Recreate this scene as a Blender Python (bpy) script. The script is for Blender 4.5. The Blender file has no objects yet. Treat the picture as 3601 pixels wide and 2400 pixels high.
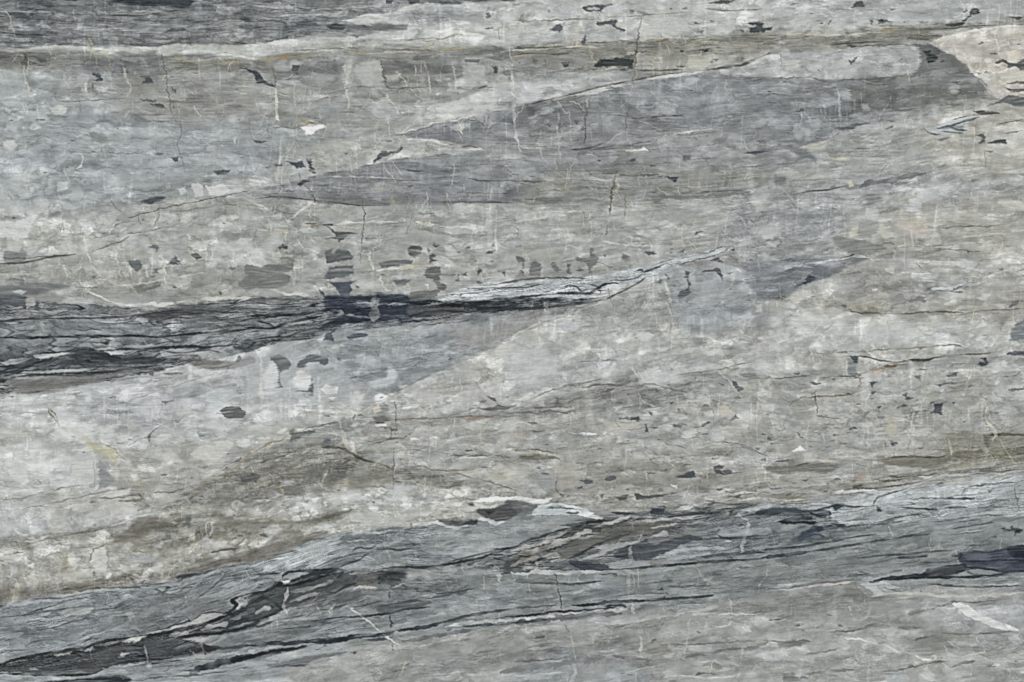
import bpy, math
import numpy as np

# ---------------------------------------------------------------- camera, sky, sun, exposure
SC = 0.001                      # metres per pattern unit: the view covers 2.35 m x 1.57 m of the slab
scene = bpy.context.scene
cam_d = bpy.data.cameras.new('camera'); cam = bpy.data.objects.new('camera', cam_d)
scene.collection.objects.link(cam)
CX, CZ = 0.0, 1.02              # centre of the view on the slab
DIST = 4.2
cam_d.sensor_width = 36.0
cam_d.lens = 36.0*DIST/(2353.0*SC)
cam_d.clip_start = 0.05; cam_d.clip_end = 200.0
cam.location = (CX, -DIST, CZ); cam.rotation_euler = (math.radians(90), 0, 0)
scene.camera = cam

world = bpy.data.worlds.new('World'); scene.world = world; world.use_nodes = True
nt = world.node_tree; nt.nodes.clear()
sky = nt.nodes.new('ShaderNodeTexSky'); sky.sky_type = 'NISHITA'; sky.sun_disc = False
sky.sun_elevation = math.radians(48); sky.sun_rotation = math.radians(205)
bg = nt.nodes.new('ShaderNodeBackground'); bg.inputs['Strength'].default_value = 0.09
wo = nt.nodes.new('ShaderNodeOutputWorld')
nt.links.new(sky.outputs[0], bg.inputs[0]); nt.links.new(bg.outputs[0], wo.inputs[0])

sun_d = bpy.data.lights.new('sun', 'SUN'); sun_d.energy = 3.5; sun_d.angle = math.radians(0.5)
sun_d.color = (1.0, 0.965, 0.92)
sun = bpy.data.objects.new('sun', sun_d); scene.collection.objects.link(sun)
# light comes from the viewer's side, high and a little from the left
el, az = math.radians(48), math.radians(205)       # azimuth clockwise from +Y
import mathutils
to_sun = mathutils.Vector((math.sin(az)*math.cos(el), math.cos(az)*math.cos(el), math.sin(el)))
sun.rotation_euler = to_sun.to_track_quat('Z', 'Y').to_euler()

scene.view_settings.view_transform = 'Standard'
scene.view_settings.look = 'None'
scene.view_settings.exposure = 0.0
scene.view_settings.gamma = 1.0
scene.view_settings.use_curve_mapping = False

#PAINT-BEGIN
# ---------------------------------------------------------------- mineral pattern of the stone (numpy)
# Pattern units: the slab face is 2353 x 1568 units inside the frame (1 unit = SC metres).
UW, UH = 2353.0, 1568.0
MX, MY = 300.0, 220.0            # stone that goes on past the frame on every side
f32 = np.float32

def _h(ix, iy, seed):
    h = (ix.astype(np.uint32)*np.uint32(374761393) + iy.astype(np.uint32)*np.uint32(668265263)
         + np.uint32((seed*2246822519) & 0xffffffff))
    h ^= h >> np.uint32(13); h *= np.uint32(1274126177); h ^= h >> np.uint32(16)
    h *= np.uint32(2654435769); h ^= h >> np.uint32(15)
    return h
_A = np.arange(256)*(2*np.pi/256)
_C, _S = np.cos(_A).astype(f32), np.sin(_A).astype(f32)

def noise(x, y, seed=0):
    """gradient noise, about -1..1"""
    fx0 = np.floor(x); fy0 = np.floor(y)
    fx = (x-fx0).astype(f32); fy = (y-fy0).astype(f32)
    ix = fx0.astype(np.int64); iy = fy0.astype(np.int64)
    u = fx*fx*fx*(fx*(fx*6-15)+10); v = fy*fy*fy*(fy*(fy*6-15)+10)
    def g(dx, dy):
        k = (_h(ix+dx, iy+dy, seed) & np.uint32(255)).astype(np.intp)
        return _C[k]*(fx-dx) + _S[k]*(fy-dy)
    a = g(0,0); b = g(1,0); c = g(0,1); d = g(1,1)
    return ((a+(b-a)*u)*(1-v) + (c+(d-c)*u)*v)*f32(1.45)

def fbm(x, y, seed, octv=3, gain=.55, lac=2.03):
    s = 0; a = 1.0; t = 0
    for k in range(octv):
        s = s + a*noise(x, y, seed+k*17); t += a; a *= gain; x = x*lac+3.7; y = y*lac+1.3
    return s/t

def worley(x, y, seed):
    """nearest and second nearest distance and a random number per cell"""
    ix = np.floor(x); iy = np.floor(y)
    d1 = np.full(x.shape, 9., f32); d2 = d1.copy(); r = np.zeros(x.shape, f32)
    for dx in (-1,0,1):
        for dy in (-1,0,1):
            cx = ix+dx; cy = iy+dy
            h = _h(cx.astype(np.int64), cy.astype(np.int64), seed)
            px = cx + (h & np.uint32(1023)).astype(f32)/1023.
            py = cy + ((h >> np.uint32(10)) & np.uint32(1023)).astype(f32)/1023.
            q = ((h >> np.uint32(20)) & np.uint32(1023)).astype(f32)/1023.
            d = np.hypot(x-px, y-py).astype(f32)
            n = d < d1
            d2 = np.where(n, d1, np.minimum(d2, d)); r = np.where(n, q, r); d1 = np.where(n, d, d1)
    return d1, d2, r

def sstep(a, b, x):
    t = np.clip((x-a)/(b-a), 0, 1); return t*t*(3-2*t)

def poly_sd(X, Y, P):
    """signed distance to a polygon, negative inside"""
    d = np.full(X.shape, 1e12, f32); ins = np.zeros(X.shape, bool); n = len(P)
    for i in range(n):
        ax, ay = P[i]; bx, by = P[(i+1) % n]
        ex, ey = bx-ax, by-ay; L = ex*ex+ey*ey+1e-9
        wx = X-ax; wy = Y-ay
        t = np.clip((wx*ex+wy*ey)/L, 0, 1)
        d = np.minimum(d, (wx-ex*t)**2+(wy-ey*t)**2)
        if ay != by:
            c = ((ay > Y) != (by > Y)) & (X < (bx-ax)*(Y-ay)/(by-ay)+ax)
            ins ^= c
    d = np.sqrt(d); return np.where(ins, -d, d)

def blur(A, sig):
    r = int(np.ceil(sig*2.6)); k = np.exp(-.5*(np.arange(-r, r+1)/sig)**2); k = (k/k.sum()).astype(f32)
    for ax in (0, 1):
        pad = [(0, 0)]*A.ndim; pad[ax] = (r, r); Q = np.pad(A, pad, mode='edge'); B = np.zeros_like(A)
        for i in range(2*r+1):
            sl = [slice(None)]*A.ndim; sl[ax] = slice(i, i+A.shape[ax]); B += k[i]*Q[tuple(sl)]
        A = B
    return A

def lumc(c): return float(c.mean())

def crom(P, closed, k=5):
    """rounded course through the points"""
    n = len(P)
    if n < 3: return P
    out = []
    for i in range(n if closed else n-1):
        p1 = P[i]; p2 = P[(i+1) % n]
        p0 = P[i-1] if (closed or i > 0) else p1
        p3 = P[(i+2) % n] if (closed or i+2 < n) else p2
        for j in range(k):
            t = j/k
            out.append(tuple(.5*((2*p1[c])+(p2[c]-p0[c])*t+(2*p0[c]-5*p1[c]+4*p2[c]-p3[c])*t*t
                       + (3*p1[c]-p0[c]-3*p2[c]+p3[c])*t**3) for c in (0,1)))
    if not closed: out.append(P[-1])
    return out

def pts(s):
    a = [float(q) for q in s.replace(',', ' ').split()]
    return list(zip(a[0::2], a[1::2]))

def tpts(tile, s):
    """points read in quarter units from the corner of one of the 4 x 4 fields of the slab"""
    ox, oy = (int(tile[0]))*588.0, int(tile[1])*392.0
    return [(ox+x/4, oy+y/4) for x, y in pts(s)]

STREAM_X = [-200, 0, 400, 800, 1200, 1600, 2000, 2353, 2600]
STREAM = [[-160]*9,
 [-40,-40,-40,-40,-45,-50,-55,-60,-60],
 [122,122,125,122,115,98,75,55,45],
 [325,330,330,322,318,300,280,250,240],
 [505,500,470,468,468,460,428,390,380],
 [690,697,704,690,668,602,565,540,530],
 [905,895,850,765,722,680,650,640,630],
 [975,960,950,930,900,840,820,790,780],
 [1050,1040,1020,990,960,905,905,880,870],
 [1160,1150,1130,1080,1060,1040,1030,1010,1000],
 [1405,1390,1335,1225,1200,1170,1130,1080,1060],
 [1530,1520,1455,1312,1305,1290,1240,1190,1170],
 [1570,1555,1530,1470,1425,1375,1335,1318,1310],
 [1660,1640,1610,1570,1510,1470,1440,1420,1410],
 [1850,1830,1800,1780,1760,1740,1720,1710,1700]]

# x from, x to, y from, y to, how many, smallest, largest, paleness
PEBBLES = [(-80,240,190,420,60,5,20,6), (-80,420,420,640,80,5,24,4), (420,760,500,640,36,6,26,4),
 (-80,560,890,1130,90,7,40,10), (480,900,800,990,60,7,30,14), (880,1330,880,960,24,5,14,4),
 (820,2150,2,84,80,6,24,4), (1640,2110,118,176,26,7,22,8), (920,1300,180,292,50,5,20,12), (640,1150,140,300,30,8,26,2),
 (1150,2360,640,900,110,6,34,7), (2180,2420,70,220,20,6,20,6), (-80,700,1160,1330,110,4,18,12), (600,1180,1130,1205,50,4,16,12),
 (1700,2400,430,620,60,7,30,4), (1380,1800,900,1010,34,6,20,8), (1100,1500,980,1150,30,6,24,4),
 (600,900,960,1140,20,4,11,6), (1500,2353,880,1080,40,5,16,0), (1200,2000,190,330,20,10,26,-6), (1500,2353,1390,1568,26,8,30,-4)]
FLECKS = [(0,1100,150,470,40,2,6,4), (1100,2353,10,240,60,2,6,0), (0,900,500,680,30,2,7,6), (1000,1760,560,680,26,2,6,4),
 (1764,2353,560,900,16,2,6,6), (1500,2353,860,1060,60,2,6,0), (900,1500,900,1100,30,2,6,4), (0,900,890,1200,30,2,6,12),
 (300,900,1040,1250,40,2,8,0), (1200,2100,1080,1170,30,3,9,-4), (1176,2000,250,470,26,2,7,-4), (0,1176,1410,1500,10,2,6,0), (900,2353,1430,1568,16,2,5,8)]
HAIRS = [(480,1500,110,480,110,14,80,14), (0,480,90,520,70,10,50,20), (0,900,470,640,60,12,60,20), (900,1760,400,640,60,12,60,20),
 (1500,2353,120,470,40,12,50,10), (0,1200,920,1340,110,10,60,28), (1176,1764,640,1120,60,12,60,20), (1764,2353,640,1080,70,12,70,26),
 (0,1176,1340,1560,14,12,40,4), (1176,2353,1200,1560,40,14,70,10), (1050,1700,10,110,20,10,40,24)]

def paint(step):
    W = int((UW+2*MX)/step)+1; H = int((UH+2*MY)/step)+1
    xs = (np.arange(W)*step-MX).astype(f32); ys = (np.arange(H)*step-MY).astype(f32)
    X, Y = np.meshgrid(xs, ys)
    # bedding coordinate V: level along the beds
    S = np.array([np.interp(xs, STREAM_X, r) for r in STREAM])
    k = np.array([-1,1,1,1,1,1,1,1,1,1,1,1,1,1,1])
    lev = np.array([np.mean(r[1:8]) for r in STREAM])
    V = np.empty((H, W), f32)
    for i in range(W): V[:, i] = np.interp(ys, S[:, i], lev)
    V += 9*noise(X/210, Y/90, 91) + 3*noise(X/60, Y/30, 92)
    XW = X + 7*noise(X/46, Y/34, 1) + 2.6*noise(X/13, Y/9, 2)
    YW = Y + 4.5*noise(X/52, Y/30, 3) + 1.7*noise(X/12, Y/8, 4)
    # beds feather every outline a little along their length
    fea = noise(X/70, V/3.6, 9); fea2 = noise(X/30, V/2.6, 10)
    XW += 5*fea + 3*fea2; XV = XW + 14*fea + 6*fea2; YW += 1.6*noise(X/28, V/3, 12)
    XF = X + 2.2*noise(X/17, Y/12, 5) + 1.2*noise(X/6, Y/5, 6) + 2.2*fea
    YF = Y + 1.9*noise(X/17, Y/12, 7) + 1.1*noise(X/6, Y/5, 8)
    # channels: r g b streak pebble vein grain beige
    A = np.empty((H, W, 8), f32); A[:] = (150,152,150, .6,.35,.1,.3,.2)

    def bbox(P, m):
        x0 = min(p[0] for p in P)-m; x1 = max(p[0] for p in P)+m
        y0 = min(p[1] for p in P)-m; y1 = max(p[1] for p in P)+m
        i0 = max(int((x0+MX)/step), 0); i1 = min(int((x1+MX)/step)+2, W)
        j0 = max(int((y0+MY)/step), 0); j1 = min(int((y1+MY)/step)+2, H)
        return (slice(j0, j1), slice(i0, i1)) if i1 > i0 and j1 > j0 else None

    for s in REGIONS:
        head, body = s.split('|'); h = [float(q) for q in head.split()]
        col = h[0:3]; tex = h[3:8]; soft = h[8]; al = h[9] if len(h) > 9 else 1
        if soft >= 5: soft = soft*2.1; al = al*.92
        far = lambda v, lo, hi: v-320 if v <= lo else v+320 if v >= hi else v     # beds run on past the frame
        P = [(far(x, -70, 2440), far(y, -150, 1600)) for x, y in pts(body)]
        if soft >= 5: P = crom(P, True, 2)
        b = bbox(P, soft+44)
        if b is None: continue
        sd = poly_sd((XV if soft >= 5 else XW)[b], YW[b], P)
        if soft >= 5: sd = sd + soft*.75*noise(X[b]/44, V[b]/14, 13) + soft*.4*noise(X[b]/18, V[b]/6, 14)
        m = (al*sstep(soft, -soft, sd))[..., None]
        A[b] = A[b]*(1-m) + np.array(col+tex, f32)*m

    C = A[..., :3].copy()
    st, pe, ve, gr, be = (A[..., i] for i in range(3, 8))
    # --- large soft unevenness
    C += (7*fbm(X/150, V/55, 11, 3))[..., None]
    tint = fbm(X/120, V/40, 15, 3)
    C += tint[..., None]*np.array([2.2, 1.0, -3.2], f32)
    # --- soft pale clouds and pebbles
    wx = X + 6*noise(X/18, Y/12, 21); wy = V + 5*noise(X/16, Y/10, 22)
    for sx, sy, amp, sd in ((58, 34, 30, 31), (30, 18, 28, 32), (14, 9, 18, 33)):
        d1, d2, r = worley(wx/sx, wy/sy, sd)
        edge = sstep(0.02, .30, d2-d1)*(.55+.45*sstep(.75, .15, d1))
        lift = (sstep(.55, 1., r)*1.7-.25)*edge - (1-edge)*.18*(r > .6)
        msk = sstep(-.25, .35, noise(X/90, V/45, sd+7)+.3*(pe-.5))
        C += (.8*amp*pe*lift*msk)[..., None]
    # long broken lenses of slightly different stone, some with a dark lower edge
    for sx, sy, amp, sd in ((150, 30, 9, 35), (62, 15, 10, 36), (30, 8, 8, 37)):
        ux = (X + 26*noise(X/60, V/22, sd+50) + 8*fea)/sx; uy = (V + 9*noise(X/55, V/26, sd+51) + 3*noise(X/18, V/9, sd+52))/sy
        d1, d2, r = worley(ux, uy, sd)
        e = sstep(0, .13, d2-d1)
        C += (amp*(r-.5)*2.5*e*sstep(-.5, .2, noise(X/120, V/40, sd+53)))[..., None]
        C -= (amp*.9*(1-sstep(0, .07, d2-d1))*sstep(.0, .6, noise(X/50, V/20, sd+54)))[..., None]
    # cloudy crystal patches
    cl = fbm((X+14*noise(X/30, Y/24, 38))/34, (Y+8*noise(X/30, Y/20, 39))/24, 30, 4, .5)
    C += ((9+8*pe)*cl)[..., None]
    # --- streaks along the beds
    s1 = noise(X/130, V/8.5, 41); s2 = noise(X/52, V/4.6, 42); s3 = noise(X/24, V/3.0, 43)
    s0 = noise(X/240, V/19, 44)
    C += (st*(6*s0 + 7*s1 + 4.5*s2 + 2.5*s3))[..., None]
    thr = noise(X/70, V/30, 47)
    dk = sstep(.42, .85, noise(X/120 + .3*s2, V/4.2, 45) + .3*thr)
    lt = sstep(.46, .9, noise(X/110 + .3*s1, V/4.0, 46) - .25*thr)
    C -= (st*20*dk)[..., None]*np.array([1, 1, .93], f32); C += (st*18*lt)[..., None]
    # --- wandering vein network (dark hair lines along the beds)
    wv = V + 6*noise(X/75, V/20, 51) + 1.8*noise(X/20, V/9, 52)
    for (lx, ly, w, amp, sd) in ((190, 15, .08, 62, 53), (120, 9, .10, 58, 54), (60, 6.5, .13, 34, 55)):
        n = noise(X/lx, wv/ly, sd)
        g = sstep(-.15, .5, noise(X/85, V/26, sd+20))
        ln = sstep(w, 0, np.abs(n))*g
        C -= (amp*ve*ln)[..., None]*np.array([1, .98, .92], f32)
        up = sstep(w*3.2, w*1.2, np.abs(n-w*2.2))*g
        C += (amp*.3*ve*up)[..., None]
    # fine crackle of pale and dark crumbs between the beds
    cx = X + 5*noise(X/15, Y/11, 56) + 8*fea2; cy = V + 4*noise(X/14, Y/9, 57)
    n1 = noise(cx/26, cy/8.5, 58); n2 = noise(cx/13, cy/5.5, 59)
    zone = sstep(-.3, .45, noise(X/100, V/36, 60))
    C -= ((3+8*be)*sstep(.14, 0, np.abs(n1))*zone)[..., None]*np.array([.9, 1, 1.2], f32)
    C += ((7+7*pe)*sstep(.38, .75, n2)*zone)[..., None]
    C += (8*sstep(.35, .8, n1)*zone)[..., None]
    # --- granular crumbs
    g1 = noise(X/9, Y/5.5, 61); g2 = noise(X/5, Y/3.4, 62); g3 = noise(X/16+.5*g1, V/8, 63)
    C += (gr*(9*g1 + 8*g2 + 8*g3))[..., None]
    crk = sstep(.12, 0, np.abs(noise(wx/22, wy/12, 64)))*sstep(-.1, .5, noise(X/60, Y/40, 65))
    C -= (gr*15*crk)[..., None]
    # faint pale hair veins crossing everywhere
    hv = sstep(.045, 0, np.abs(noise((X+9*noise(X/30, Y/26, 71))/62, (Y*.55+14*noise(X/50, Y/50, 72))/60, 73)))
    hv *= sstep(.0, .5, noise(X/75, Y/60, 74))
    C += (14*hv*(1-ve*.7))[..., None]*np.array([1, .97, .84], f32)
    hv = sstep(.05, 0, np.abs(noise((X+5*noise(X/14, Y/14, 75))/30, Y/110+.4*noise(X/40, Y/40, 79), 76)))
    hv *= sstep(.15, .55, noise(X/55, Y/55, 77))*(.3+gr)
    C += (16*hv*(1-ve*.7))[..., None]*np.array([1, .98, .86], f32)
    # buff and ochre staining
    stn = sstep(.1, .6, fbm(X/60, V/16, 81, 3))*be
    C += (7*stn)[..., None]*np.array([1.0, .8, -1.5], f32)
    och = sstep(.35, .75, noise(X/26, V/4, 83) + .5*noise(X/90, V/30, 84))*be
    C += (11*och)[..., None]*np.array([1.0, .5, -1.6], f32)

    # crystals meet in crisp steps: deepen the small-scale contrast
    g = C.mean(-1)
    d = .7*(g - blur(g, 3.6/step)) + .45*(g - blur(g, 13./step))
    C += np.clip(d, -40, 40)[..., None]
    # patchiness of the whole: some places quiet, some busy
    C = C  
    quiet = sstep(-.25, .35, fbm(X/75, V/34, 88, 2))*(1-.7*np.clip(ve, 0, 1))*.6
    C = C + (blur(C, 3.2/step)-C)*quiet[..., None]
    soft_c = blur(C, 9./step)
    C = soft_c + (C-soft_c)*(.56+.36*np.clip(ve, 0, 1)+.1*gr)[..., None]
    # long thin partings, dark and pale, that run far along the beds
    vl = V + 7*noise(X/150, V/50, 320) + 2*noise(X/34, V/20, 321)
    for ly, amp, w, sd in ((17, -17, .045, 322), (11, -12, .06, 323), (23, 13, .04, 324), (9, -20, .07, 325), (7, -13, .09, 326), (12, 12, .06, 327)):
        n = noise(X/420, vl/ly, sd)
        g = sstep(.0, .55, noise(X/150, V/22, sd+9))
        if sd > 325: g = g*np.clip(st*1.1-.2, 0, 1)
        if sd == 325: g = g*np.clip(ve*1.6, 0, 1.5)
        C += (amp*sstep(w, 0, np.abs(n))*g*(.45+.55*np.clip(st, 0, 1)))[..., None]
    # pale veils that cross the beds from top to bottom
    bend = X + 10*noise(X/200, Y/170, 330) + 3*noise(X/30, Y/40, 331) + .04*Y
    upper = sstep(1250, 900, Y)
    for lx, amp, sd, lo in ((52, 30, 332, .02), (21, 25, 333, .1), (8, 22, 334, .28)):
        n = noise(bend/lx, Y/(lx*5+60), sd)
        g = sstep(.05, .55, noise(X/120, Y/110, sd+9))
        C += (amp*sstep(lo, .8, n)*g*(.25+.75*upper)*(.75+.5*cl))[..., None]*np.array([1, 1, .96], f32)
    fine = 7*s2 + 7*s3 + 5*g1 + 8*cl
    jx = noise(X/19, Y/15, 311); jy = noise(X/21, Y/12, 312)
    # milky rounded pebbles set in the pale beds
    rng = np.random.RandomState(11)
    for x0, x1, y0, y1, n, smin, smax, up in PEBBLES:
        for _ in range(n):
            px, py = rng.uniform(x0, x1), rng.uniform(y0, y1); r0 = smin*(smax*.72/smin)**(rng.rand()**1.6)
            asp = rng.uniform(1.0, 2.1); tilt = rng.uniform(-.35, .05); lift = up*rng.uniform(.45, 1.15)+rng.uniform(-5, 9)
            b = bbox([(px-r0*1.6*asp, py-r0*1.7), (px+r0*1.6*asp, py+r0*1.7)], 2)
            if b is None: continue
            ex = .3*XF[b]+.7*XW[b]-px+.28*r0*noise(X[b]/16, Y[b]/13, 350); ey = .3*YF[b]+.7*YW[b]-py+.28*r0*noise(X[b]/16, Y[b]/13, 351)
            u = ex*math.cos(tilt)+ey*math.sin(tilt); v = -ex*math.sin(tilt)+ey*math.cos(tilt)
            q = np.sqrt((u/(r0*asp))**2+(v/r0)**2)
            e = sstep(1.0+.9/r0, 1.0-min(.9, rng.uniform(1.4, 4.5+.25*r0)/r0), q)
            glow = e*(rng.uniform(.35, .8)+.4*sstep(1, .1, q)).clip(0, 1)
            k_ = (glow*rng.uniform(.2, .8)*np.clip(.85+.8*cl[b]+.25*s1[b], .2, 1))[..., None]
            tgt = C[b].mean((0, 1))*.55 + np.array([190, 192, 189], f32)*.45 + lift*1.4 + 11
            C[b] = C[b]*(1-k_) + (tgt + .45*(fine[b])[..., None])*k_
            rimd = np.clip(1-np.abs(q-1.03)*r0/1.6, 0, 1)*(v > 0)
            C[b] -= (rimd*max(0, rng.uniform(-8, 15)))[..., None]
    # small dark flecks
    for x0, x1, y0, y1, n, smin, smax, up in FLECKS:
        for _ in range(n):
            px, py = rng.uniform(x0, x1), rng.uniform(y0, y1); r0 = smin*(smax/smin)**(rng.rand()**2)
            P = [(px+math.cos(t)*r0*rng.uniform(.8, 2.6), py-.15*math.cos(t)*r0+math.sin(t)*r0*rng.uniform(.25, .9)) for t in np.arange(7)*.9]
            b = bbox(P, 5)
            if b is None: continue
            m = (rng.uniform(.25, .85)*sstep(1.6, -1.2, poly_sd(XF[b], YF[b], P)))[..., None]
            C[b] = C[b]*(1-m) + (np.array([92, 97, 102], f32)+up + .5*fine[b][..., None])*m
    # cream hair veins, mostly crossing the beds
    for x0, x1, y0, y1, n, lmin, lmax, warm in HAIRS:
        for _ in range(int(n*1.8)):
            px, py = rng.uniform(x0, x1), rng.uniform(y0, y1); L_ = rng.uniform(lmin, lmax)
            ang = math.radians(rng.choice([88, 80, 96, 55, 125, 8, -14], p=[.28, .2, .14, .1, .08, .12, .08])) + rng.normal(0, .1)
            P = [(px, py)]
            for _k in range(max(3, int(L_/9))):
                ang += rng.normal(0, .22); P.append((P[-1][0]+9*math.cos(ang), P[-1][1]+9*math.sin(ang)))
            lit = rng.rand() < .86
            col = np.array([204, 202, 188-warm] if lit else [104, 100, 90], f32); al = rng.uniform(.2, .7); w = rng.uniform(.3, 1.05)
            b = bbox(P, 6)
            if b is None: continue
            best = np.full(X[b].shape, 1e9, f32)
            xx, yy = XF[b]+1.2*jx[b], YF[b]+jy[b]
            for (ax, ay), (bx, by) in zip(P[:-1], P[1:]):
                ex, ey = bx-ax, by-ay; t = np.clip(((xx-ax)*ex+(yy-ay)*ey)/(ex*ex+ey*ey), 0, 1)
                best = np.minimum(best, np.hypot(xx-ax-ex*t, yy-ay-ey*t))
            m = (al*sstep(w+1.0, w-.9, best)*np.clip(.75+1.1*cl[b]+.5*fea2[b], .1, 1))[..., None]
            C[b] = C[b]*(1-m) + col*m
    # --- named features, painted in order
    rng = np.random.RandomState(5)
    for s in FEATURES:
        head, body = s.split('|'); h = head.split()
        kind, tile, col, a, b_ = h[0], h[1], np.array([float(q) for q in h[2].split(',')], f32), float(h[3]), float(h[4])
        P = tpts(tile, body) if tile != 'o' else pts(body)
        if kind == 'P':                      # patch: alpha, softness
            P = crom(P, True, 3) if (len(P) > 7 or b_ > 2.6) and kind == 'P' and len(P) > 5 else P; b = bbox(P, b_*2+6)
            if b is None: continue
            wz = (XF, YF) if b_ < 6 else (XW, YW)
            sd = poly_sd(wz[0][b], wz[1][b], P)
            m = a*sstep(b_, -b_, sd)
            if b_ <= 3: sd = sd + 1.6*noise(X[b]/7, Y[b]/5, 340) + 1.1*fea2[b]; b_ = b_*1.25+1.1
            if b_ <= 3: m = a*sstep(b_, -b_, sd)
            tex = fine[b]*.9
            rim = np.clip(1-np.abs(sd+2.2)/2.6, 0, 1)*(b_ < 2.5)
        else:                                # line: alpha, width
            taper = kind == 'L'
            dkl = lumc(col) < 86 and abs(P[-1][0]-P[0][0]) > abs(P[-1][1]-P[0][1])
            b_ = b_*(.72 if dkl else .62 if b_ < 7.5 else .8); Q = crom(P, False, 4); b = bbox(Q, b_*2+12)
            if b is None: continue
            calm = .45 if dkl else 1.
            xx = X[b] + calm*(XF[b]-X[b] + 2.4*jx[b]); yy = Y[b] + calm*(YF[b]-Y[b] + 1.5*jy[b])
            best = np.full(xx.shape, 1e9, f32); n = len(Q)-1
            for i in range(n):
                ax, ay = Q[i]; bx, by = Q[i+1]; ex, ey = bx-ax, by-ay; LL = ex*ex+ey*ey+1e-9
                t = np.clip(((xx-ax)*ex+(yy-ay)*ey)/LL, 0, 1)
                u = (i+t)/n
                w = b_*.5*((np.minimum(u, 1-u)*6).clip(.25, 1) if taper else 1.)
                d = np.hypot(xx-ax-ex*t, yy-ay-ey*t)-w
                best = np.minimum(best, d)
            brk = .8+.7*noise(X[b]/34+n, Y[b]/26, 301)
            steep = abs(P[-1][1]-P[0][1]) > abs(P[-1][0]-P[0][0])*.9
            if steep: a = a*(.88 if lumc(col) > 140 else .95)
            m = a*sstep(1.3, -1.3, best + (.5 if dkl else 1.)*.34*b_*noise(X[b]/30, Y[b]/17, 303) + .16*b_*noise(X[b]/9, Y[b]/8, 304))*np.clip(brk, .25, 1)
            tex = fine[b]*.5; rim = 0
        # wear the mineral out along the beds
        if kind == 'P': m = m*np.clip(1.02 + (.14 if b_ < 2.5 else .5)*(s1[b]-.1) + (.1 if b_ < 2.5 else .4)*s2[b]*-1 + (0 if b_ < 2.5 else .4)*cl[b], .12, 1)
        elif dkl: m = m*np.clip(1.05 + .5*cl[b] + .3*fea2[b], .45, 1)
        else: m = m*np.clip((.9 if steep else 1.) + .9*cl[b] + .3*fea2[b], .22, 1)
        m = m[..., None]
        C[b] = C[b]*(1-m) + (col + tex[..., None])*m
        if kind == 'P' and b_ < 2.5:
            C[b] -= (rim*m[..., 0]*5)[..., None]
    C += (2.0*noise(X/4.6, Y/3.6, 401) + 1.3*noise(X/3.1, Y/2.9, 402))[..., None]
    C += (st*(1.8*s2 + 1.4*s3) - 6*dk*st + 3.5*cl)[..., None]
    # the stone is nearly neutral: pull every mineral towards grey
    g = C.mean(-1, keepdims=True)
    C = g + (C-g)*np.where(np.abs(C-g).max(-1, keepdims=True) > 16, .68, .68) + np.array([-.4, .6, -.9], f32)
    dkz = sstep(125, 70, g); C = C + dkz*np.array([-2.5, 0, 1.5], f32)
    C = 150 + (C-150)*1.12 + 5
    pale = sstep(148, 185, blur(C.mean(-1), 14./step)); C = C + (1.5*pale)[..., None]
    g = C.mean(-1)
    d = 1.0*(g - blur(g, 2.8/step)) + .1*(g - blur(g, 9./step))
    C += np.clip(d, -30, 26)[..., None]
    C = np.clip(C, 26, 246)
    lum = C.mean(-1)
    return X, Y, C, lum
#PAINT-END

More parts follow.
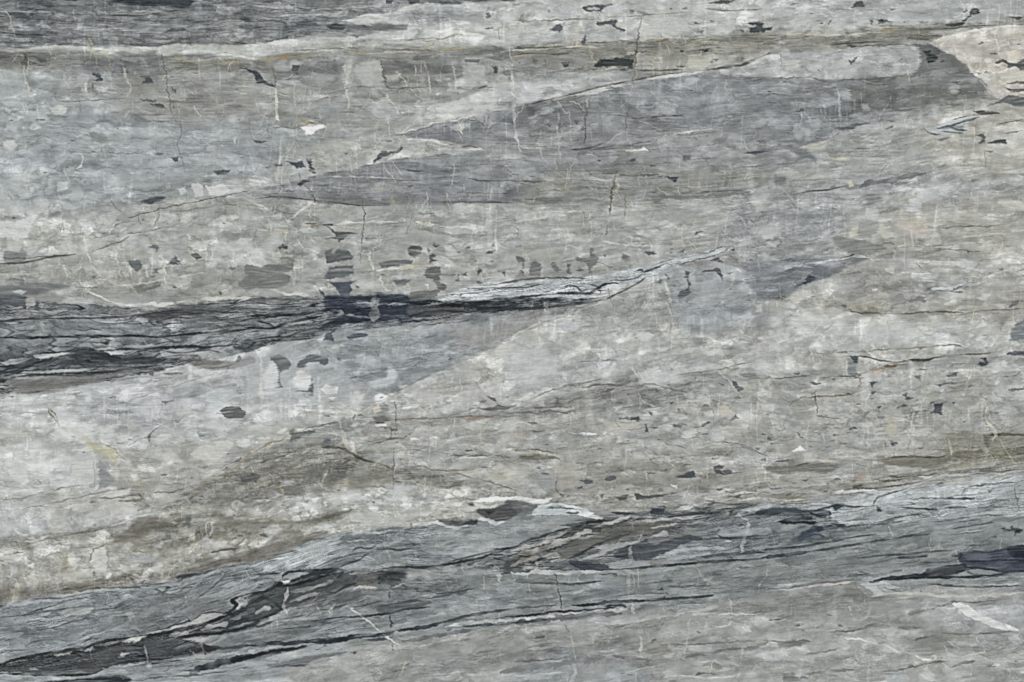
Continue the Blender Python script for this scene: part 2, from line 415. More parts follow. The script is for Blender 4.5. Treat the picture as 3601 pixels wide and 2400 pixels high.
# "r g b  streak pebble vein grain buff  softness [alpha] | outline"
REGIONS = [
 "148 152 152 .5 .6 0 .25 .15 8 | -160,130 1100,130 1100,480 -160,510",
 "160 167 168 .35 .9 0 .3 .1 16 | -160,165 50,170 110,220 90,300 60,360 230,400 200,480 -160,500",
 "155 161 164 .45 .5 0 .3 .1 20 | 60,260 400,270 620,280 900,290 880,320 560,345 400,440 60,450",
 "146 146 143 .6 .2 0 .2 .5 16 | 300,170 640,160 640,260 400,280 280,260",
 "159 160 157 .5 .6 0 .3 .3 10 | -160,500 190,490 560,440 900,470 1700,440 2500,400 2500,600 1700,620 1000,690 -160,700",
 # top dark field
 "122 125 127 1.3 .6 .3 .5 .3 4 | -160,-160 1200,-160 1180,2 1060,8 960,14 900,30 830,36 790,50 830,57 960,60 850,72 700,82 640,95 588,102 470,100 360,107 200,105 100,109 -160,118",
 "80 83 88 .9 .1 .3 .4 0 8 .8 | 265,-20 440,-20 430,16 350,14 280,10",
 "92 95 99 .9 .1 .3 .4 0 10 .6 | 20,-10 140,-5 120,20 90,45 20,40",
 # pale ledge
 "180 181 176 .6 .3 .1 .4 .5 2.5 .9 | -160,122 0,119 50,113 110,107 200,105 215,110 255,110 282,107 360,108 390,101 430,101 470,100 588,103 640,95 740,88 850,80 960,60 1000,62 1176,70 1176,105 1000,112 880,116 750,121 640,126 588,137 500,131 370,128 250,127 200,115 100,116",
 "160 161 157 .9 .3 .3 .3 .5 6 | 680,104 880,96 1176,92 1176,112 980,116 760,120 640,124",
 # top right pale field
 "172 174 173 .4 .8 .05 .2 .25 3 | 800,51 826,40 900,32 960,10 1176,2 1400,-10 2550,-160 2550,30 2353,44 2200,58 2080,66 1764,80 1500,94 1300,106 1176,110 1080,104 1000,90 940,76 880,62",
 "176 177 174 .35 .9 0 .2 .2 10 | 1176,6 1500,-5 1764,-20 1764,20 1764,60 1500,75 1300,88 1176,90",
 "152 155 158 .5 .4 .2 .3 .1 8 .8 | 900,34 1000,20 1080,20 1050,50 960,52 900,44",
 "160 163 163 .3 .3 0 .2 .1 14 .8 | 2020,-30 2550,-60 2550,30 2200,48 2000,45",
 "184 185 180 .5 .8 .05 .2 .25 8 .8 | 990,60 1080,56 1176,52 1180,90 1060,96 1000,80",
 # buff band under it
 "138 136 129 .9 .3 .25 .3 .8 5 | 1176,112 1450,96 1600,84 1764,72 1900,66 2100,60 2353,42 2500,30 2500,54 2353,60 2200,70 2140,84 2105,100 2000,106 1900,112 1800,118 1720,140 1600,158 1450,165 1300,175 1176,180",
 "128 128 124 .8 .25 .1 .3 .6 6 | -160,122 100,118 250,128 470,131 588,138 700,126 880,119 1176,114 1176,150 900,150 588,170 300,160 0,155 -160,155",
 "112 110 106 1 .1 .2 .3 .5 6 .8 | -160,124 60,122 100,135 60,148 -160,152",
 "118 120 124 .7 .2 0 .3 .1 9 .8 | 180,135 260,132 360,135 380,165 300,170 200,165",
 # centre top blocks
 "152 153 150 .55 .5 0 .3 .3 10 | 640,140 1176,130 1290,140 1290,175 1176,245 1050,272 920,308 880,320 640,290",
 "120 122 123 .6 .2 0 .3 .1 10 .8 | 640,138 780,138 790,165 720,182 650,190",
 "128 128 125 .7 .2 0 .3 .3 9 .8 | 870,140 1060,135 1065,180 980,200 880,196",
 "138 138 136 .5 .3 0 .2 .2 9 | 1176,136 1350,130 1350,165 1250,178 1176,180",
 "165 168 168 .4 .5 0 .2 .2 9 | 1176,188 1300,170 1440,158 1540,148 1590,160 1500,176 1400,190 1290,216 1176,242 1060,268",
 "158 157 150 .5 .3 0 .2 .5 6 | 1400,132 1600,125 1764,118 1764,140 1600,163 1500,172 1450,160",
 # fault bounded dark block
 "133 136 139 .7 .35 .05 .4 .1 2.5 | 920,309 1060,269 1176,245 1290,219 1380,200 1480,189 1590,170 1700,174 1764,180 2000,182 2150,170 2270,222 2200,246 2080,262 2000,285 1900,318 1850,340 1830,362 1764,430 1500,462 1200,466 900,472 740,468 600,450 560,445 740,402 930,363 1050,352 1106,344 1040,328 1000,322",
 "142 144 145 .7 .3 .05 .4 .15 14 | 1180,300 1500,290 1764,300 1840,330 1764,400 1400,400 1100,380 1100,330",
 "148 152 155 .4 .8 0 .2 .1 14 | 1560,180 1650,182 1700,230 1640,250 1540,240",
 "142 142 138 .8 .2 .05 .3 .4 10 | 1300,390 1900,390 1940,430 1764,435 1500,462 1200,462",
 "118 120 121 .6 .1 0 .3 .1 10 .8 | 1176,250 1290,222 1350,225 1345,270 1280,300 1180,300",
 "166 169 168 .5 .8 0 .3 .15 3 .85 | 1640,160 1764,128 1900,116 2000,112 2090,102 2108,112 2112,140 2105,165 2000,178 1900,182 1764,178 1700,172",
 "120 122 121 .45 .1 0 .15 .2 2.5 | 2104,100 2150,102 2200,128 2230,160 2262,190 2272,222 2200,240 2060,250 1960,250 1950,200 2050,180 2100,172 2118,140",
 "186 181 173 .35 .9 0 .25 .7 2.5 | 2130,96 2200,76 2260,64 2353,58 2560,50 2560,240 2340,236 2290,222 2262,196 2226,158 2190,130",
 "158 160 158 .8 .4 0 .5 .3 10 | 1850,345 1900,318 2000,285 2100,262 2280,240 2560,240 2560,420 2100,400 1950,420 1764,435 1800,380",
 "176 174 166 .35 .6 0 .3 .4 16 | 2180,240 2560,240 2560,400 2180,400",
 # pale wedge above left fault
 "166 168 164 .4 .8 0 .3 .3 3 | 400,480 470,440 560,400 640,340 760,325 870,312 920,312 1000,321 1050,330 1104,343 1050,352 930,362 870,374 740,402 640,425 560,441 470,463",
 "150 155 159 .3 .4 0 .2 .1 14 .8 | 588,330 690,330 700,370 620,400 560,420 500,430 520,380",
 # right, middle height
 "148 151 152 .4 .6 .1 .6 .2 14 | 1700,440 1930,425 1960,470 1940,540 1980,600 1700,610 1640,560",
 "160 162 163 .35 .8 0 .4 .15 16 | 1960,420 2100,410 2150,420 2260,440 2150,500 1980,500",
 "166 165 158 .5 .4 0 .4 .5 14 | 2060,470 2560,450 2560,600 2000,610",
 "128 132 138 .5 .3 0 .4 .05 3 | 1640,602 1764,600 1830,592 1920,588 1998,590 1975,605 1920,630 1860,652 1810,675 1796,692 1740,692 1700,660",
 "134 134 129 .5 .1 0 .3 .4 16 .8 | 2060,580 2230,570 2240,600 2160,630 2080,620",
 # left, pale conglomerate above dark band
 "168 169 165 .35 1 0 .4 .35 12 | -160,500 100,500 200,500 300,540 540,540 620,560 640,600 500,620 300,640 0,600 -160,610",
 "155 155 150 .5 .5 0 .4 .35 12 | 0,600 560,640 560,680 300,680 100,640",
 # dark band
 "112 115 117 1.2 .2 .8 .5 .1 3.5 | -160,688 0,692 150,698 280,704 350,710 420,700 560,684 660,682 760,684 860,680 960,684 1010,690 1060,695 1200,690 1320,680 1390,687 1320,704 1200,716 1100,722 1000,740 900,752 760,768 690,778 600,802 520,826 440,834 300,866 220,884 60,905 -160,912",
 "128 134 137 .9 .2 .6 .3 0 7 | -160,740 0,738 200,735 320,748 420,752 560,760 640,762 600,784 430,788 260,790 100,808 -160,830",
 "126 129 129 .9 .1 .3 .3 .1 5 | 30,876 200,862 300,852 400,836 240,872 180,884 60,896",
 "86 89 93 1 .1 .7 .4 0 8 | -160,806 60,812 140,804 240,808 330,812 400,824 300,834 200,842 60,850 -160,876",
 "62 66 80 1 .1 .9 .3 0 8 | 750,686 860,684 1000,690 1010,715 980,738 860,748 760,760 700,775 760,735",
 "166 171 174 .7 .2 .9 .3 .05 2.5 | 1004,690 1040,672 1090,656 1176,643 1250,639 1330,636 1400,634 1470,614 1550,596 1620,578 1692,568 1650,588 1600,600 1520,622 1470,646 1420,668 1380,684 1300,694 1200,694 1100,690",
 "72 74 78 1 .1 .9 .3 0 5 | 1000,700 1100,694 1260,696 1320,694 1380,686 1300,706 1180,718 1000,726",
 # beneath the dark band
 "140 146 150 .6 .5 .15 .4 .1 9 | 740,776 860,755 1000,745 1100,726 1200,718 1280,706 1390,690 1300,735 1200,775 1120,808 1060,840 1000,870 930,905 880,915 780,910 740,880",
 "150 148 146 .4 .3 0 .3 .4 14 | 1050,760 1150,735 1280,708 1250,745 1130,795 1060,800",
 "176 179 178 .3 .9 0 .25 .2 3 | -160,930 60,905 150,892 220,884 300,867 440,836 560,812 640,790 740,778 760,830 860,900 900,915 840,950 720,985 640,1015 560,1050 480,1095 430,1140 400,1160 330,1190 300,1200 150,1225 -160,1260",
 "147 152 155 .4 .6 .1 .3 .1 22 .9 | 680,785 900,765 880,880 790,905 720,860",
 "160 163 165 .4 .6 0 .3 .15 20 | 160,900 330,890 500,870 560,900 460,930 380,1000 250,1010 200,960",
 "164 163 158 .5 .5 0 .3 .4 16 | 0,1000 300,1030 480,1010 700,960 840,940 640,1012 440,1130 300,1190 150,1190 0,1120",
 "190 192 191 .25 .6 0 .2 .1 14 | -20,1040 120,1020 220,1060 225,1110 150,1130 -20,1120",
 # pale diagonal block
 "170 170 166 .4 .9 0 .45 .35 3 | 880,916 940,885 1000,858 1060,834 1120,806 1200,765 1310,722 1390,688 1470,648 1530,625 1640,602 1700,620 1740,690 1800,690 1850,658 1930,624 1998,592 2200,600 2560,580 2560,830 2200,820 1900,850 1700,860 1500,860 1400,880 1200,930 1000,950 900,960",
 "148 149 147 .5 .4 0 .6 .3 12 | 1300,710 1400,685 1480,650 1540,630 1560,680 1560,740 1460,760 1380,750",
 "150 155 158 .35 .5 0 .35 .05 8 | 1500,632 1640,604 1700,620 1745,690 1780,730 1640,770 1560,760 1540,690",
 "186 187 184 .3 .8 0 .25 .2 14 | 1780,730 1880,715 1960,730 2100,730 2260,740 2260,790 2000,800 1850,800 1780,790",
 "150 150 146 .6 .4 0 .5 .3 14 | 1990,590 2060,585 2100,640 2220,650 2250,680 2060,700 1950,690 1960,640",
 "158 156 149 .6 .3 0 .4 .5 14 | 1850,690 2150,700 2353,660 2560,650 2560,730 2200,735 1900,715",
 # buff middle ground
 "161 161 157 .45 .6 .05 .5 .4 6 | 820,962 900,952 1080,958 1176,950 1260,925 1400,890 1500,878 1640,895 1764,870 2000,850 2560,820 2560,1060 2353,1068 2100,1080 1900,1100 1764,1130 1600,1150 1450,1172 1380,1170 1280,1150 1100,1110 950,1080 880,1050 820,1020",
 "166 168 167 .45 .7 0 .4 .3 12 | 1176,800 1300,790 1500,800 1640,830 1620,860 1500,862 1400,880 1260,910 1176,920",
 "140 140 137 .7 .3 .2 .4 .4 8 | 1080,955 1200,940 1300,905 1420,882 1490,885 1600,900 1560,925 1400,935 1200,955",
 "150 148 143 .5 .5 .05 .5 .5 12 | 1300,1080 1500,1060 1764,1080 1900,1090 1850,1130 1600,1140 1420,1165 1300,1150",
 "134 132 120 .8 .3 .1 .4 .9 8 | 2170,990 2260,1000 2400,1000 2560,990 2560,1060 2353,1064 2200,1085 2060,1085 2035,1060 2160,1050",
 "132 130 124 .8 .4 .2 .8 .5 5 | 400,1162 440,1130 500,1092 580,1052 650,1030 740,1016 790,1022 840,1050 920,1080 1090,1112 1200,1130 1340,1160 1300,1165 1150,1140 980,1140 880,1130 800,1130 740,1160 600,1170 480,1180 380,1200 300,1215",
 # pale rubble over the lower band
 "168 167 160 .5 1 .1 .8 .5 5 | -160,1262 0,1250 150,1228 300,1203 400,1168 560,1165 740,1130 880,1110 1100,1120 1260,1145 1200,1160 1080,1175 1080,1195 900,1208 780,1225 700,1240 640,1270 560,1295 440,1320 330,1342 200,1360 -160,1400",
 "172 173 170 .35 1 0 .6 .3 10 | 600,1150 760,1120 900,1115 1060,1130 1060,1165 900,1185 760,1190 620,1200",
 "128 124 117 .7 .4 .1 .8 .7 8 | -160,1370 100,1345 250,1325 400,1310 500,1290 600,1262 660,1250 700,1240 640,1270 560,1296 440,1322 330,1343 180,1362 0,1388 -160,1402",
 "134 131 123 .8 .6 .1 .7 .6 9 .8 | 270,1240 400,1190 500,1180 620,1190 800,1185 820,1168 720,1200 640,1225 560,1262 420,1262 300,1270",
 # lower grey lens
 "129 135 138 .5 .25 .55 .35 0 2.5 | -160,1408 0,1388 60,1378 180,1366 330,1345 440,1324 500,1306 560,1294 640,1274 700,1244 760,1228 900,1213 1000,1205 1100,1198 1180,1172 1260,1160 1320,1165 1375,1190 1300,1220 1180,1270 1050,1304 920,1306 800,1316 740,1314 660,1330 630,1360 545,1385 540,1402 470,1430 330,1462 180,1492 60,1508 -160,1530",
 "162 167 168 .5 .4 .9 .5 .05 6 | 588,1305 640,1280 700,1250 760,1236 780,1250 740,1290 660,1305",
 "144 149 150 .4 .1 .15 .3 0 12 | 1030,1215 1180,1190 1300,1180 1340,1195 1200,1250 1060,1290 980,1270",
 "122 125 126 .4 .2 .35 .4 .1 16 | 280,1400 460,1370 520,1400 420,1430 300,1450",
 # bottom right bands
 "131 137 139 .9 .1 .25 .3 .05 5 | 1050,1306 1300,1300 1500,1290 1764,1260 2000,1200 2560,1140 2560,1420 2200,1340 1990,1336 1900,1345 1764,1365 1640,1390 1500,1400 1400,1415 1176,1436 900,1470 700,1500 560,1540 300,1600 -160,1680 -160,1545 200,1530 480,1490 640,1420 700,1400 850,1350",
 "134 140 139 .5 .05 .15 .2 .05 6 | 1180,1315 1500,1302 1764,1272 2000,1235 2200,1210 2560,1160 2560,1240 2200,1250 1900,1280 1764,1300 1600,1330 1400,1350 1200,1365 1100,1360",
 "128 132 132 .9 .1 .2 .3 .05 12 | 1764,1290 2000,1280 2200,1260 2200,1310 1980,1330 1764,1350 1600,1365 1500,1370",
 "104 107 109 1.2 .1 .9 .4 .15 5 | 1050,1300 1180,1262 1300,1215 1380,1186 1480,1172 1640,1160 1764,1152 1880,1158 2000,1180 1980,1215 1880,1250 1700,1272 1560,1290 1380,1306 1200,1310",
 "110 107 103 1 .1 .3 .4 .4 6 | 1290,1275 1340,1235 1430,1200 1540,1195 1560,1206 1440,1240 1340,1270 1300,1285",
 "120 126 130 1.1 .1 .4 .3 0 8 | 1500,1250 1640,1200 1764,1190 1900,1200 1980,1215 1764,1265 1500,1300",
 "152 157 159 .8 .2 .6 .3 0 3 | 1700,1172 1764,1152 1880,1146 1960,1136 2100,1120 2200,1106 2353,1090 2560,1072 2560,1180 2353,1186 2200,1194 2050,1206 1960,1208 1900,1190 1800,1180",
 "166 171 173 .7 .3 .5 .3 0 8 | 1950,1140 2100,1124 2250,1105 2353,1098 2300,1130 2150,1160 1980,1175",
 "152 151 145 .9 .5 .3 .5 .6 6 | 1380,1178 1500,1160 1640,1145 1764,1130 1900,1104 2060,1084 2353,1062 2560,1050 2560,1074 2353,1090 2200,1106 2060,1120 1880,1146 1764,1154 1600,1165 1450,1180",
 # dark tongue lower left
 "88 90 92 1.3 .2 .95 .5 0 4 | -160,1536 0,1524 100,1506 200,1490 330,1464 420,1452 540,1404 600,1366 640,1340 700,1318 820,1312 880,1308 930,1322 880,1345 800,1352 740,1382 660,1400 600,1430 500,1462 420,1470 470,1480 500,1490 440,1505 360,1520 230,1535 120,1548 -160,1556",
 "112 115 117 1.2 .2 .5 .4 .1 7 | 640,1400 740,1380 820,1350 900,1335 1000,1330 1060,1345 980,1375 900,1395 800,1400 700,1412",
 "126 131 133 1.2 .1 .3 .3 0 7 | 470,1462 600,1440 760,1425 900,1415 1000,1405 900,1440 760,1460 600,1485 500,1500",
 # bottom field
 "155 156 154 .4 .4 .05 .3 .3 5 | 560,1560 700,1520 900,1480 1060,1462 1176,1446 1300,1438 1400,1420 1500,1404 1640,1395 1764,1372 1860,1350 1960,1340 2010,1348 2100,1352 2353,1340 2560,1330 2560,1800 560,1800",
 "140 146 148 .9 .2 .15 .3 .1 7 | 2000,1340 2100,1335 2353,1322 2560,1315 2560,1342 2353,1342 2150,1346 2040,1358",
 "136 137 135 .6 .3 .05 .4 .3 12 | 1764,1372 1960,1345 2020,1375 1900,1400 1764,1410 1650,1410",
 "132 133 132 .7 .2 0 .4 .2 14 | 1100,1500 1300,1480 1450,1460 1450,1520 1250,1530 1120,1530 900,1560 850,1560",
 "162 163 160 .4 .5 0 .4 .3 18 | 1850,1470 2100,1440 2200,1460 2200,1600 1850,1600 1764,1520",
 "136 136 133 .6 .2 0 .4 .3 16 .8 | 2080,1450 2180,1440 2250,1430 2180,1490 2100,1500",
 "160 164 166 .4 .5 0 .3 .1 18 .8 | 2180,1370 2560,1350 2560,1480 2280,1470 2180,1420",
 "142 148 152 .4 .3 0 .3 .05 18 .8 | 1176,1540 1400,1530 1500,1560 1500,1700 1100,1700",
 "148 154 157 .9 .2 .1 .3 0 9 | -160,1575 200,1560 480,1530 640,1500 800,1480 780,1500 640,1540 560,1600 -160,1640",
]

